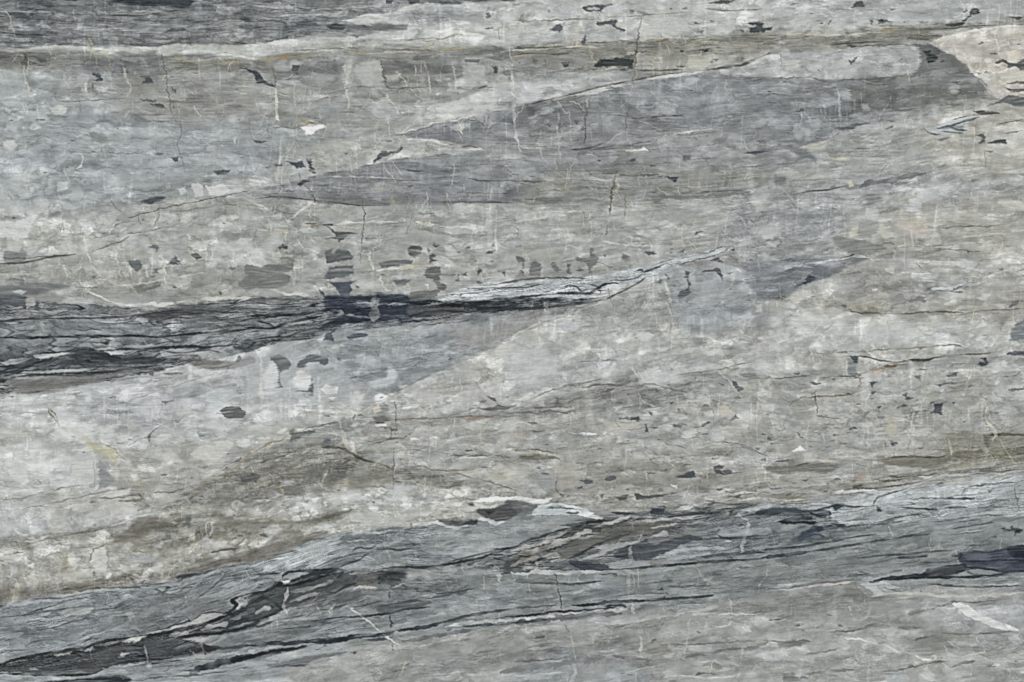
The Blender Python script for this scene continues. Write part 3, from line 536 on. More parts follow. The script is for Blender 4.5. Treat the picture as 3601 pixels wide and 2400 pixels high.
# "P tile colour alpha softness | points"  and  "L tile colour alpha width | points"
FEATURES = [l for l in """
P 00 78,81,86 .8 3|150,70 290,30 270,62 200,75
P 00 70,73,78 .8 3|340,25 430,30 530,60 450,72 360,50
P 00 62,64,68 .85 3|1080,-10 1720,-10 1725,62 1600,66 1400,50 1150,45
P 00 76,79,84 .8 3|60,100 200,120 330,180 150,170 90,130
P 00 80,83,88 .7 3|780,30 860,45 850,60 790,50
P 00 82,85,90 .7 2.5|830,95 900,100 890,125 840,115
P 00 84,88,94 .6 3|420,280 540,300 520,325 410,310
P 00 84,88,94 .6 3|450,360 520,370 510,390 450,380
P 00 84,88,92 .6 3|1300,320 1420,325 1390,345 1290,340
P 00 84,88,92 .6 3|1650,345 1830,350 1800,375 1660,365
P 00 84,88,92 .6 4|2200,240 2352,215 2420,250 2300,290 2210,270
P 00 84,84,84 .6 4|1850,30 2000,60 1980,110 1860,90
L 00 168,170,168 .7 5|0,105 250,112 500,108
L 00 168,170,168 .7 5|1010,110 1300,108 1560,112
L 00 160,162,160 .6 5|1430,270 1650,245 1880,228
L 00 64,66,70 .7 4|0,295 200,320 450,325
L 00 170,170,158 .5 4|1080,60 1110,110 1090,160
L 00 188,184,150 .7 5|0,60 60,110 100,200 140,370
L 00 196,190,150 .6 6|680,85 680,130
P 00 84,80,76 .85 1.4|220,498 245,500 245,560 218,556
P 00 86,88,92 .85 4|315,520 430,535 430,578 370,578
P 00 92,94,96 .7 3|760,560 800,550 780,590
P 00 68,72,80 .9 1.2|848,668 930,690 942,748 868,742 912,716 848,694
P 00 84,90,94 .8 1.2|850,770 867,770 850,822 838,820
P 00 84,84,92 .9 1.4|1295,702 1382,700 1412,740 1400,768 1306,776 1332,740
P 00 80,84,90 .8 1.4|1570,800 1617,820 1610,862 1588,838
P 00 82,84,86 .85 1.2|1288,915 1440,920 1430,938 1330,934
P 00 78,80,84 .9 1.2|1380,953 1500,960 1522,998 1400,972
P 00 90,92,96 .7 2|1590,950 1605,990 1590,990
P 00 76,84,92 .85 2|1565,1455 1640,1442 1642,1478 1610,1490
P 00 66,70,78 .92 2|2210,620 2352,658 2405,700 2450,758 2512,772 2522,802 2430,775 2358,762 2335,690 2270,650
P 00 90,92,94 .6 3|2080,655 2140,655 2110,672
P 00 112,120,122 .7 3|440,1075 630,1065 600,1082
P 00 96,98,100 .7 1.5|270,1010 332,1012 300,1022
L 00 92,94,96 .7 4|1190,1270 1380,1280
L 00 88,88,86 .6 4|520,835 560,930 1140,905
L 00 96,94,90 .6 3|980,1405 1200,1410 1330,1395
P 00 196,196,188 .8 2.5|455,1000 540,968 622,1000 600,1052 500,1064
P 00 182,184,182 .8 3|20,940 120,918 172,950 80,992
P 00 174,174,172 .8 2|700,700 760,668 812,700 800,852 760,850 712,760
P 00 196,197,190 .8 3|20,1300 130,1285 165,1340 100,1392 36,1352
P 00 168,176,176 .7 4|0,720 200,700 245,800 150,835 20,780
P 00 172,178,180 .8 3|200,830 290,848 285,930 210,905
P 00 180,188,188 .6 4|870,1010 950,1000 940,1040 870,1050
P 00 172,176,176 .7 4|1420,1220 1500,1210 1520,1260 1430,1290
P 00 178,180,176 .6 5|1900,1340 1990,1350 1980,1400 1910,1390
P 00 190,196,196 .6 3|60,1150 160,1170 150,1210 50,1190
L 00 92,88,78 .85 5|1480,490 1520,640 1540,800 1562,960 1580,1040
L 00 104,100,92 .75 4|1640,1060 1668,1200 1635,1330 1670,1450 1700,1590
L 00 104,98,86 .8 4|1500,930 1660,940 1900,942
L 00 206,200,170 .8 6|1465,430 1480,500
L 00 200,188,134 .75 6|820,340 845,430 830,540
L 00 200,186,130 .75 6|800,400 870,490 1020,505
L 00 196,180,120 .7 6|960,430 1000,560 1020,640
P 00 200,170,80 .7 3|1670,555 1730,560 1720,572 1680,570
L 00 168,156,120 .7 8|1560,530 1720,558 1900,590 2352,552
L 00 196,190,170 .7 6|1120,560 1140,620 1160,720 1200,800 1180,900
L 00 200,198,186 .7 7|585,670 600,740 640,820
L 00 196,192,176 .7 6|230,600 220,700 290,880 330,930
L 00 190,190,176 .6 6|340,930 350,1050 370,1130
L 00 214,210,196 .7 6|790,760 795,850
L 00 196,190,160 .6 5|630,1160 690,1250 800,1220 840,1300
L 00 200,192,160 .6 5|900,1330 1060,1320 1140,1340
L 00 206,212,212 .7 6|720,1410 760,1450 740,1530 690,1550
L 00 190,182,160 .6 5|1520,790 1640,770 1660,710 1720,700
L 00 188,190,188 .6 5|1240,960 1290,1010 1390,1040
L 00 200,200,196 .6 8|2150,1250 2165,1320
P 10 68,71,77 .85 3|650,240 730,213 832,243 800,278 700,277
P 10 68,72,80 .8 4|350,215 450,195 560,200 572,235 430,242
P 10 72,74,78 .7 4|370,60 520,75 500,105 400,95
P 10 72,76,82 .8 2|1190,0 1262,0 1250,32 1200,32
P 10 74,76,80 .7 3|1400,-10 1500,0 1500,40 1410,35
P 10 76,80,84 .7 3|1680,12 1900,20 1880,42 1700,40
P 10 90,92,96 .7 4|1050,215 1400,230 1380,280 1100,280
P 10 80,84,92 .6 4|860,385 1000,370 1020,400 900,405
P 10 60,62,66 .7 3|870,330 1000,320 930,345
L 10 170,170,166 .7 5|0,55 260,60 540,72
L 10 166,166,160 .7 5|0,180 200,170 450,150
L 10 174,172,164 .7 5|540,90 800,80 1060,60
L 10 204,204,196 .7 7|860,195 1000,140 1200,135 1330,90 1500,40 1700,35
L 10 196,200,200 .6 8|900,350 1150,340 1400,330 1620,340
P 10 200,200,192 .7 5|950,185 1080,140 1230,150 1200,200 980,205
P 10 204,206,198 .75 4|120,400 300,375 420,370 330,400 180,425
P 10 90,96,100 .8 2|2120,120 2150,115 2155,160 2120,165
P 10 78,84,86 .85 2|330,595 402,600 382,692 340,662
P 10 106,108,112 .6 5|650,570 740,560 730,640 670,650
P 10 104,104,102 .6 4|1170,570 1280,580 1320,640 1280,660 1180,680
P 10 98,98,98 .6 4|1260,555 1400,560 1380,600 1290,600
P 10 76,78,84 .88 1.4|2158,610 2222,618 2222,672 2180,670 2192,642
P 10 96,98,104 .7 2|1910,545 2060,550 2040,575 1920,570
P 10 84,88,96 .9 1.2|1080,1502 1148,1400 1290,1390 1330,1345 1347,1365 1300,1412 1200,1432 1130,1478
P 10 76,82,88 .92 1.2|308,1490 430,1488 452,1540 370,1547
P 10 80,84,90 .92 1.2|470,1465 522,1463 512,1510 542,1570 492,1562 482,1490
P 10 88,92,96 .85 1.5|172,1515 240,1508 242,1527 178,1532
P 10 110,108,106 .8 1.5|460,1418 520,1415 510,1428 470,1430
P 10 84,88,88 .8 2.5|-20,1295 110,1300 40,1318 -20,1312
P 10 240,241,240 .98 1.3|418,1182 450,1165 530,1168 590,1144 642,1170 570,1188 530,1230 468,1232 452,1202
L 10 132,112,60 .8 7|330,1180 420,1170 480,1130 540,1140
L 10 176,150,84 .7 6|390,1070 430,1110 460,1130
L 10 108,92,66 .6 5|150,1180 260,1175 330,1185
L 10 192,150,76 .85 7|0,552 120,545 230,535 340,525 560,490
P 10 170,132,62 .7 4|200,520 280,490 330,500 280,540 220,545
L 10 178,150,100 .7 5|860,490 920,480 1100,500
L 10 196,152,92 .8 6|1490,462 1580,425 1650,402
L 10 190,160,100 .7 5|1700,440 1850,450 2000,440
L 10 120,104,72 .8 4|1380,370 1600,355 1720,360 1800,330 1890,320
L 10 116,104,80 .8 4|1240,465 1400,455 1560,465 1700,480
L 10 196,190,170 .7 5|1000,500 1250,480 1470,475
L 10 112,108,104 .7 4|300,470 700,450 1150,440
L 10 98,88,66 .8 5|150,600 165,680 185,800
L 10 214,210,194 .85 8|185,810 190,900 195,1050 215,1120
L 10 208,204,184 .7 7|820,590 830,700 835,850 855,950 840,1080
L 10 90,88,84 .85 5|1150,560 1165,650 1180,780
L 10 210,206,190 .7 6|1185,840 1230,920 1300,1020 1330,1060
L 10 208,202,172 .7 7|1550,560 1590,720 1610,880
L 10 208,200,180 .7 7|1795,560 1820,640 1840,760 1835,830
L 10 208,204,186 .7 7|1870,1100 1880,1180 1900,1240
L 10 172,170,164 .7 5|1640,900 1665,1180
L 10 188,184,166 .6 6|2310,590 2350,700 2345,850
L 10 196,190,170 .6 6|350,850 360,980
L 10 196,190,178 .6 7|500,830 495,980
L 10 190,190,180 .5 6|670,890 680,980
L 10 206,200,184 .6 5|1480,740 1510,900
L 10 116,98,70 .6 4|210,850 300,870
L 10 112,106,100 .7 4|600,880 780,840 900,800 1130,800
L 10 104,92,70 .85 5|1200,790 1250,815 1580,800
L 10 118,114,106 .6 4|1840,815 1920,818
P 10 176,177,170 .8 4|920,600 1030,560 1120,562 1160,690 1180,785 1010,792 930,700
P 10 180,178,170 .8 4|1190,690 1330,680 1300,745 1210,760
P 10 172,172,168 .85 3|1900,592 2100,600 2120,770 1960,820 1900,700
P 10 196,198,192 .75 5|1660,1060 1690,980 1780,940 1960,900 2150,820 2180,950 2000,1060 1850,1088 1700,1110
P 10 212,213,206 .75 5|1670,1060 1780,1040 1830,1080 1720,1108
P 10 206,208,202 .6 6|1950,860 2080,840 2160,900 2140,950 2000,960
P 10 176,180,180 .7 4|2190,800 2290,790 2330,860 2200,880
P 10 178,182,184 .6 6|1020,1000 1100,1060 1200,1110 1300,1080 1260,980 1140,960
P 10 146,152,160 .6 8|540,950 700,940 800,1000 760,1090 600,1060
P 10 150,154,154 .5 5|1170,1010 1250,1000 1250,1050 1180,1060
L 10 206,204,192 .85 6|1250,1247 1500,1182 1650,1130 1850,1105 2000,1060 2352,978
L 10 96,94,84 .6 4|1190,1255 1380,1225 1500,1195 1640,1150
L 10 206,208,204 .7 7|1380,1280 1620,1290 1700,1320 1790,1325
L 10 100,90,76 .7 6|1890,1355 1960,1345 2060,1370
P 10 210,208,200 .7 2|1820,1375 1960,1370 2060,1365 2100,1380 1990,1385
L 10 166,168,168 .8 5|2130,1180 2190,1130 2290,1070
L 10 164,168,170 .7 6|2150,1160 2120,1230 2110,1420
L 10 96,98,100 .7 4|2000,1070 2100,1160
L 10 90,96,100 .7 5|1900,1160 1960,1180
P 10 168,166,156 .6 5|560,1350 780,1290 900,1340 800,1420 640,1400
P 20 82,85,89 .9 1|662,58 860,44 930,44 880,60 820,100 842,118 760,104 690,112 664,86
P 20 178,180,178 .95 1.2|690,72 760,66 800,78 780,96 700,90
P 20 92,98,106 .9 1.1|343,271 400,245 442,214 472,250 445,304
P 20 88,92,96 .9 1.1|778,206 860,196 972,184 950,230 1000,256 1044,282 1010,288 900,236 800,240
P 20 94,100,112 .8 3|1090,95 1130,95 1122,125 1090,122
P 20 96,98,100 .8 1.4|75,152 120,130 82,172
P 20 72,75,80 .92 1.1|2180,206 2310,210 2300,245 2352,258 2385,255 2390,272 2340,285 2240,305 2188,300 2190,262 2262,240 2200,228
P 20 86,88,88 .85 1.3|2070,270 2130,276 2122,306 2100,286
P 20 96,100,102 .8 1.5|1710,290 1762,284 1740,312
P 20 84,86,90 .9 1.3|1810,32 1920,0 2060,0 1980,34 1850,36
L 20 92,92,90 .8 5|1770,75 1950,100 2100,95 2290,88
P 20 100,104,108 .7 2|1810,185 1870,195 1840,205
P 20 92,98,104 .7 2|330,95 355,96 345,110
P 20 84,84,82 .85 1.4|640,390 680,318 680,412 650,412
P 20 64,67,66 .93 1.3|750,610 830,552 1000,532 1130,500 1112,610 1090,632 1000,652 980,612 860,622
P 20 170,168,160 .9 1.2|990,628 1030,616 1070,620 1060,636 1010,640
P 20 150,138,120 .8 1.5|1080,540 1130,505 1140,540 1100,548
P 20 80,81,86 .85 1.8|450,576 530,570 530,612 490,624
P 20 82,82,84 .85 1.4|580,645 655,624 652,640
P 20 84,84,84 .8 2|1030,405 1110,390 1140,400 1060,415
P 20 62,64,64 .9 1.2|1545,460 1592,465 1570,492
P 20 66,66,66 .9 1.2|1730,466 1810,450 1805,476
P 20 98,98,96 .7 2|1170,470 1320,480 1180,490
P 20 96,96,94 .7 2|1850,490 1950,498 1870,505
P 20 94,96,94 .7 2|1860,545 1910,545 1880,565
P 20 96,94,90 .7 2|2105,530 2135,540 2110,565
P 20 98,96,92 .6 3|190,530 245,560 220,600 190,570
P 20 92,92,90 .7 2|300,545 315,550 310,585
P 20 112,118,130 .8 5|1010,660 1110,652 1090,688
P 20 78,84,94 .85 2|575,1105 622,1115 605,1147 580,1132
P 20 84,88,94 .8 2|325,1145 366,1155 345,1167
L 20 74,78,80 .85 6|1270,1082 1340,1074 1420,1062
L 20 80,84,86 .8 5|1480,1062 1580,1068
L 20 98,96,94 .7 4|880,1050 1100,1080 1200,1088 1640,1050
P 20 80,86,98 .85 2|2130,1405 2200,1390 2352,1392 2230,1422
P 20 96,102,106 .7 4|1750,1450 1890,1455 1790,1478
P 20 90,92,92 .6 3|1560,1430 1650,1430 1640,1470 1580,1470
L 20 80,82,84 .8 6|545,1375 700,1365 850,1315
L 20 90,92,90 .7 4|1050,1345 1200,1310 1290,1300
P 20 238,239,238 .98 1.3|1165,1370 1215,1354 1252,1385 1210,1392
P 20 210,204,190 .8 2|1045,1382 1165,1375 1180,1388 1050,1394
P 20 230,232,230 .95 1.3|1595,1216 1662,1200 1640,1226
L 20 196,194,184 .8 5|1450,1245 1600,1215 1880,1190
P 20 188,184,170 .88 3|1630,512 1740,508 1832,510 1830,580 1750,640 1630,630
P 20 186,187,182 .8 6|1185,165 1340,140 1500,150 1620,200 1600,290 1400,322 1180,330
P 20 184,187,190 .7 5|830,90 900,55 1000,60 1020,110 960,140 840,120
P 20 188,188,182 .8 4|960,220 1060,190 1140,210 1080,250 990,250
P 20 186,188,182 .75 5|1880,240 1950,190 2040,200 2055,260 1960,310 1890,290
P 20 178,182,188 .7 7|360,130 480,60 580,70 560,160 440,190
P 20 188,192,194 .8 6|60,860 150,820 280,820 290,900 260,930 100,960 20,980
P 20 206,206,200 .7 4|270,900 450,850 470,890 300,925
L 20 206,204,194 .9 7|270,940 560,872 850,805 1100,770
P 20 204,206,204 .85 2|570,870 700,840 850,815 930,820 700,880 600,885
P 20 206,208,206 .8 2.5|1240,710 1400,690 1600,670 1760,655 1700,680 1450,715 1250,735
L 20 94,88,74 .85 5|10,1000 140,965 300,928 560,868 850,790 1100,745 1350,695 1600,662
L 20 82,80,76 .85 8|1800,645 1900,630 2040,612 2140,590 2352,495
P 20 190,192,188 .7 3|2160,570 2352,500 2352,540 2200,590
L 20 108,92,70 .85 6|1188,160 1165,300 1148,440 1130,620
L 20 122,112,90 .8 5|1130,650 1110,760
L 20 176,178,178 .8 7|1105,780 1080,900
L 20 104,104,100 .8 5|1078,900 1065,1050 1045,1210
L 20 186,184,172 .7 5|1030,1215 940,1260 870,1330
L 20 140,128,100 .8 7|1020,1350 1000,1400 985,1568
P 20 80,74,54 .8 2|1125,460 1155,480 1140,500
L 20 206,206,198 .75 9|0,600 5,780 10,900 15,1000 40,1250 80,1385
L 20 184,184,176 .6 6|100,1330 180,1380
L 20 190,190,184 .65 7|430,940 425,1250 450,1500
L 20 186,186,180 .6 5|430,940 490,1040 530,1050 545,1340
L 20 206,200,188 .8 7|695,920 685,985
L 20 92,84,78 .85 5|690,990 675,1150 668,1350
L 20 180,182,182 .5 6|2120,1050 2110,1370
L 20 206,190,160 .8 9|590,220 600,300 595,420
L 20 196,166,120 .7 5|500,370 560,378 610,380
L 20 206,202,184 .85 7|0,465 150,455 350,440 500,430 600,425 760,435 900,425
L 20 96,90,70 .85 5|30,445 300,440 520,425
L 20 104,98,84 .8 5|610,385 800,395 950,385 1050,370
L 20 92,86,66 .7 5|0,510 200,490 420,500 560,480
L 20 186,160,112 .7 5|0,530 120,505 130,530
L 20 190,150,96 .8 5|1290,370 1400,352 1400,340
L 20 204,196,166 .7 6|1170,350 1330,350 1520,345
L 20 176,140,96 .7 5|1990,410 2100,390 2250,400
L 20 104,102,88 .7 5|0,190 200,200 500,180 800,180
L 20 108,102,84 .7 4|860,150 1100,155 1300,130 1700,110
L 20 200,200,190 .6 5|0,205 300,200
L 20 196,190,178 .6 4|170,715 330,680 480,690
L 20 92,84,72 .7 5|1150,640 1300,650 1580,640
L 20 108,108,102 .6 4|1850,722 2100,715 2352,705
L 20 186,186,176 .6 5|730,470 745,560
P 30 80,83,87 .92 1.2|775,66 812,14 872,20 892,66
P 30 86,88,88 .9 1.1|553,232 572,194 607,184
P 30 92,92,88 .8 1.3|445,190 495,183 470,194
P 30 78,79,80 .9 1.2|940,192 972,185 960,228
P 30 70,73,77 .92 1.2|1010,186 1050,175 1142,202 1020,216
P 30 78,76,74 .85 1.4|1395,210 1482,206 1440,218
P 30 70,72,74 .92 1.2|1640,218 1760,210 1800,180 1862,140 1860,96 1900,80 1947,88 1947,130 1880,137 1830,180 1790,237 1650,242
P 30 118,118,114 .9 1.2|1885,98 1925,95 1925,120 1880,124
P 30 82,82,84 .85 1.2|1928,206 1986,210 1940,220
P 30 72,72,72 .8 2|2200,160 2352,153 2300,187
P 30 70,72,74 .9 2|-10,258 30,256 35,272 0,278
P 30 80,80,86 .92 1.1|737,555 770,560 835,518 768,596
P 30 54,58,56 .95 1.2|1430,478 1500,466 1500,490 1562,520 1540,562 1480,580 1455,535 1470,510
P 30 66,68,68 .9 1.2|1580,560 1622,562 1600,572
P 30 74,76,78 .88 1.2|1700,762 1777,747 1740,770
P 30 84,88,90 .9 1.6|2088,572 2170,545 2230,580 2300,580 2352,540 2450,560 2450,660 2330,652 2290,612 2200,622 2120,590
P 30 84,84,84 .9 1.4|2190,772 2352,740 2450,735 2450,765 2352,768
P 30 82,86,88 .9 1.6|2168,800 2250,822 2352,815 2450,820 2450,845 2352,842 2240,852
P 30 96,98,102 .88 2.5|2000,990 2120,930 2220,880 2352,898 2450,910 2450,985 2352,985 2250,968 2160,940
P 30 74,66,70 .9 2|1895,1022 1970,1014 2130,1030 2135,1048 1960,1062
P 30 178,186,188 .9 3|1440,1175 1560,1150 1650,1120 1800,1078 1952,1068 1850,1112 1830,1200 1650,1240 1530,1228 1470,1195
L 30 72,78,84 .9 7|1600,1172 1700,1150 1830,1110 1940,1080
L 30 66,72,78 .9 7|1560,1180 1680,1178 1750,1195 1830,1200
L 30 84,90,92 .9 5|1440,1180 1500,1230 1600,1240
L 30 76,82,88 .8 5|1600,1205 1700,1220 1800,1222
L 30 84,90,96 .8 4|1700,1105 1850,1065 1940,1060
L 30 84,90,96 .8 8|1640,1160 1720,1165 1810,1170
P 30 112,116,118 .8 3|1540,1285 1640,1265 1690,1260 1600,1300
P 30 92,94,94 .85 2.5|1910,1246 1990,1230 2000,1312 1940,1322 1970,1270
P 30 80,82,82 .9 2.2|2030,1322 2090,1282 2190,1278 2198,1322
P 30 90,90,88 .7 2|2010,1395 2080,1388 2050,1405
P 30 70,72,78 .85 1.5|1110,1112 1165,1120 1140,1132
P 30 90,92,96 .8 2|1070,1190 1150,1155 1145,1175 1090,1195
P 30 88,92,96 .85 3|615,1180 700,1170 800,1140 930,1130 820,1165 780,1190 690,1200
P 30 88,92,98 .75 2|730,1090 815,1083 760,1098
P 30 106,112,118 .8 5|215,1380 350,1378 450,1458 440,1475 300,1450
P 30 84,86,88 .8 2|715,410 770,405 820,432 770,440
L 30 84,82,80 .8 5|600,410 760,400 1080,380
L 30 92,88,84 .8 5|760,430 1000,420 1280,405
L 30 92,88,82 .7 4|1060,345 1300,330 1600,325
L 30 88,84,80 .7 5|1440,268 1700,262 1860,240 2100,235
L 30 200,198,190 .7 6|150,310 420,318 700,325 860,310 940,290
L 30 196,180,130 .6 5|150,320 430,322 580,325
L 30 180,160,110 .6 5|1000,290 1260,265
L 30 206,206,200 .8 6|1700,310 1900,285 2100,250 2300,228
P 30 214,212,206 .8 2|1860,295 1900,272 1950,270 1900,298
L 30 110,108,98 .8 5|0,712 150,720 350,710 450,725 560,765 700,735 1000,720 1400,690
P 30 205,197,178 .92 2|2190,492 2240,465 2300,466 2342,500 2300,562 2240,562
P 30 205,188,170 .9 1.6|2112,592 2160,576 2200,592 2200,632 2150,640
P 30 196,192,178 .8 3|2140,700 2250,660 2450,640 2450,730 2200,760 2160,740
P 30 176,168,158 .7 2.5|2170,340 2220,330 2240,345 2180,352
L 30 204,198,180 .7 8|1750,520 1840,570 1870,640 1960,740 2050,870
L 30 176,180,178 .8 7|645,820 655,950 672,1080 662,1200
L 30 120,126,126 .8 6|662,1215 620,1250 580,1275
L 30 208,204,180 .7 7|300,1358 420,1330 560,1290
P 30 198,196,178 .6 5|310,1355 420,1330 560,1300 520,1370 400,1390
P 30 206,196,160 .7 4|600,1460 720,1440 750,1460 680,1480
P 30 200,194,170 .6 4|500,1480 580,1490 560,1510 500,1500
P 30 184,180,176 .6 4|860,960 930,950 940,1010 880,1020
P 30 196,202,206 .6 6|620,860 740,840 800,920 720,930
P 30 196,196,186 .7 6|140,560 280,550 290,640 180,650
P 30 190,191,188 .7 6|520,560 700,560 740,600 620,660 580,610
P 30 198,196,188 .7 2.5|1310,430 1345,425 1370,470 1320,460
L 30 180,176,166 .6 5|1500,1250 1450,1220 1380,1280
L 30 160,152,130 .7 5|1370,400 1420,600
P 30 98,92,80 .7 3|1280,345 1400,335 1600,330 1560,360 1420,370 1300,365
L 30 98,96,92 .7 4|860,1060 1100,1030 1380,1000
L 30 92,92,90 .7 4|1650,850 1720,820 1850,815
L 30 98,96,94 .6 4|1560,975 1700,965 1800,970
L 30 92,94,94 .7 4|2160,1230 2352,1205
L 30 88,90,90 .7 5|2100,1140 2240,1120 2352,1100
P 01 76,81,88 .92 3.5|1290,290 1340,262 1490,235 1522,258 1430,295 1350,308
P 01 120,124,126 .6 6|1190,265 1340,262 1300,300 1250,300
P 01 100,105,109 .9 2.6|1170,832 1290,828 1312,868 1270,930 1200,898
P 01 86,90,96 .92 1.4|1543,858 1605,778 1668,862
P 01 86,88,92 .9 1.8|1745,772 1820,763 1850,797 1810,822 1770,800
P 01 96,98,104 .85 1.5|1430,690 1462,700 1440,752
P 01 104,110,116 .85 2|1410,910 1450,905 1442,928 1450,942 1410,942 1425,925
P 01 115,116,115 .88 2.6|2185,1042 2230,995 2290,970 2250,940 2262,865 2400,890 2450,868 2560,866 2690,845 2700,905 2620,945 2665,965 2650,1040 2540,1082 2400,1085 2352,1080 2262,1110 2240,1090
P 01 110,113,115 .85 5|-300,1062 0,1060 200,1030 420,1035 650,1070 450,1105 350,1140 250,1160 240,1240 0,1262 -300,1265
P 01 82,85,92 .85 4|-300,1150 0,1150 240,1155 222,1245 0,1240 -300,1240
P 01 172,175,176 .9 1.6|120,1105 190,1100 245,1110 190,1142 130,1130
P 01 78,80,84 .9 1.5|330,1190 372,1215 340,1262 318,1255
P 01 168,166,160 .85 2|250,1170 310,1155 330,1230 250,1270 235,1200
P 01 122,120,114 .85 2|1225,1070 1290,1050 1320,1045 1300,1080 1400,1070 1470,1045 1410,1092 1270,1130 1255,1100
P 01 74,80,84 .88 1.4|1960,10 2000,0 2120,0 2100,22 2000,40
P 01 116,120,122 .8 3|40,750 100,745 160,760 250,775 200,842 50,850
P 01 130,128,118 .6 4|1800,480 1900,490 1940,520 1840,520
P 01 80,84,90 .8 1.6|2005,1115 2052,1130 2030,1145
P 01 100,100,96 .7 2|1580,1050 1620,1080 1600,1085
P 01 108,110,110 .8 2.5|1410,1030 1490,1020 1470,1070 1400,1080
P 01 192,196,194 .88 2.4|1630,172 1700,148 1712,200 1670,227
P 01 190,192,190 .88 2.4|1760,120 1820,112 1862,142 1872,232 1790,245
P 01 200,201,197 .9 2|1888,130 1920,150 2040,125 2132,187 2030,230 1930,235
P 01 186,188,188 .88 1.8|530,108 620,102 622,180 530,192
P 01 206,208,208 .8 1.5|275,158 315,155 310,188 285,190
P 01 198,201,199 .88 3|-200,440 100,470 180,450 322,440 270,540 232,622 0,612 -200,600
P 01 184,184,180 .85 3|60,660 230,640 180,742 90,742
P 01 192,193,188 .88 2.4|1745,692 1850,642 1932,640 1890,700 1800,732
P 01 184,186,182 .8 4|310,270 400,240 470,290 410,352 340,322
P 01 178,180,178 .75 5|-40,200 60,205 120,300 40,350 -40,330
P 01 180,180,176 .8 3|830,650 990,618 960,690 860,702
P 01 188,190,188 .75 10|1950,690 2100,650 2352,660 2600,660 2400,740 2100,760 1960,750
P 01 186,186,180 .7 5|890,530 1000,510 1090,520 1000,560 900,570
P 01 186,186,180 .6 6|260,650 360,640 350,770 290,780
P 01 176,178,176 .6 8|1400,660 1700,620 1740,740 1500,770
P 01 178,178,172 .6 5|950,720 1010,720 1010,770 960,760
L 01 92,86,70 .88 6|-200,860 0,860 250,842 450,800 600,782 700,770
L 01 96,94,86 .8 4|0,795 200,810 370,795 600,778
L 01 98,90,74 .8 5|850,740 1000,690 1100,660 1180,610
L 01 112,104,84 .8 5|1160,580 1300,570 1500,530
L 01 102,92,72 .85 4|1180,440 1320,395 1560,335 1750,297
L 01 92,90,80 .85 4|1750,297 1980,250 2200,205 2352,165
L 01 120,112,92 .7 4|1560,380 1700,365 1900,340 2100,310 2352,318
L 01 212,212,206 .85 7|990,590 1060,500 1110,462
L 01 84,92,96 .7 4|1050,520 1100,480
L 01 206,202,188 .8 6|775,600 790,720 820,800 842,865
L 01 200,196,182 .7 5|842,870 890,930 922,990
L 01 206,204,192 .8 6|1060,740 1085,860
L 01 206,202,190 .75 6|1095,890 1118,1000
L 01 204,200,188 .75 7|1330,860 1350,920 1362,990
L 01 208,204,190 .8 7|1490,790 1510,900 1520,980 1522,1060
L 01 200,200,190 .6 5|1425,410 1430,470
L 01 196,196,186 .6 6|950,0 955,130 965,200
L 01 196,198,192 .6 5|520,270 560,380
L 01 104,106,104 .5 5|560,400 590,560
L 01 206,206,198 .8 7|730,1078 880,1140 990,1190 1100,1225 1200,1250
L 01 206,206,198 .8 8|1160,1245 1350,1228 1450,1225
P 01 206,206,198 .85 2|1400,1250 1500,1210 1640,1210 1780,1180 1650,1218 1500,1255
L 01 200,198,188 .8 8|1780,1185 2000,1175 2352,1170
L 01 210,208,198 .7 5|1000,1060 1300,1040 1500,1000 1900,940
L 01 86,88,86 .7 4|700,1075 900,1080
L 01 66,66,68 .92 7|-200,1400 0,1392 150,1370 500,1358 1000,1352 1250,1330
L 01 72,74,76 .7 4|0,1320 250,1300 500,1330 900,1325
L 01 52,53,55 .95 8|-200,1550 60,1535 200,1540 600,1530 1000,1523 1300,1520 1450,1530 1700,1510 1900,1490 2050,1480 2200,1470 2352,1442
L 01 70,70,72 .8 6|1300,1330 1500,1300 1800,1280 2000,1300 2352,1310
P 01 70,68,68 .7 5|1260,1335 1450,1292 1850,1280 1850,1330 1600,1350 1500,1400 1350,1370
P 01 92,94,98 .6 5|-60,1380 100,1390 40,1440 -60,1440
P 01 84,84,84 .6 5|1600,1200 1700,1230 2200,1240 2352,1300 2000,1290 1700,1290
L 01 68,70,72 .7 5|1950,1350 2100,1390 2200,1420 2352,1420
L 01 72,72,74 .7 4|1350,1370 1450,1430 1600,1400
L 01 166,170,170 .7 7|400,1355 700,1340 950,1340
L 01 168,172,172 .6 7|60,1265 200,1265
P 11 72,76,80 .92 1.5|208,705 240,678 285,690 285,720 225,725
P 11 82,84,88 .85 2|610,490 700,545 770,560 960,575 840,602 770,660 745,632 640,628 730,610 700,560
P 11 150,156,156 .8 2.5|560,560 640,570 720,600 640,620 580,610
P 11 92,96,98 .9 2.2|640,775 720,770 750,730 840,730 900,790 872,820 650,858
P 11 100,104,108 .92 1.4|680,888 890,872 902,952 680,1002 630,990
P 11 80,84,98 .92 1.8|660,1030 920,1013 860,1052 890,1092 850,1172 780,1162 740,1082
P 11 90,94,102 .8 1.6|910,1060 960,1070 940,1085
P 11 108,112,112 .85 3|640,740 700,710 700,770 640,780
P 11 84,87,87 .92 3|1395,712 1440,692 1510,700 1522,760 1450,802 1410,772
P 11 108,110,110 .9 1.6|1130,850 1250,825 1440,822 1422,857 1250,882 1150,897
P 11 84,84,90 .92 1.3|1588,790 1620,763 1662,780 1630,808 1672,830 1590,852 1602,820
P 11 82,82,84 .92 1.2|1628,658 1652,680 1705,690 1650,712 1625,690
P 11 84,88,92 .85 1.3|1575,712 1602,735 1580,760
P 11 104,104,104 .92 1.5|1570,900 1690,888 1692,1010 1745,1050 1742,1100 1680,1102 1640,1030 1560,985
P 11 112,108,104 .85 2|1540,1108 1680,1094 1600,1132
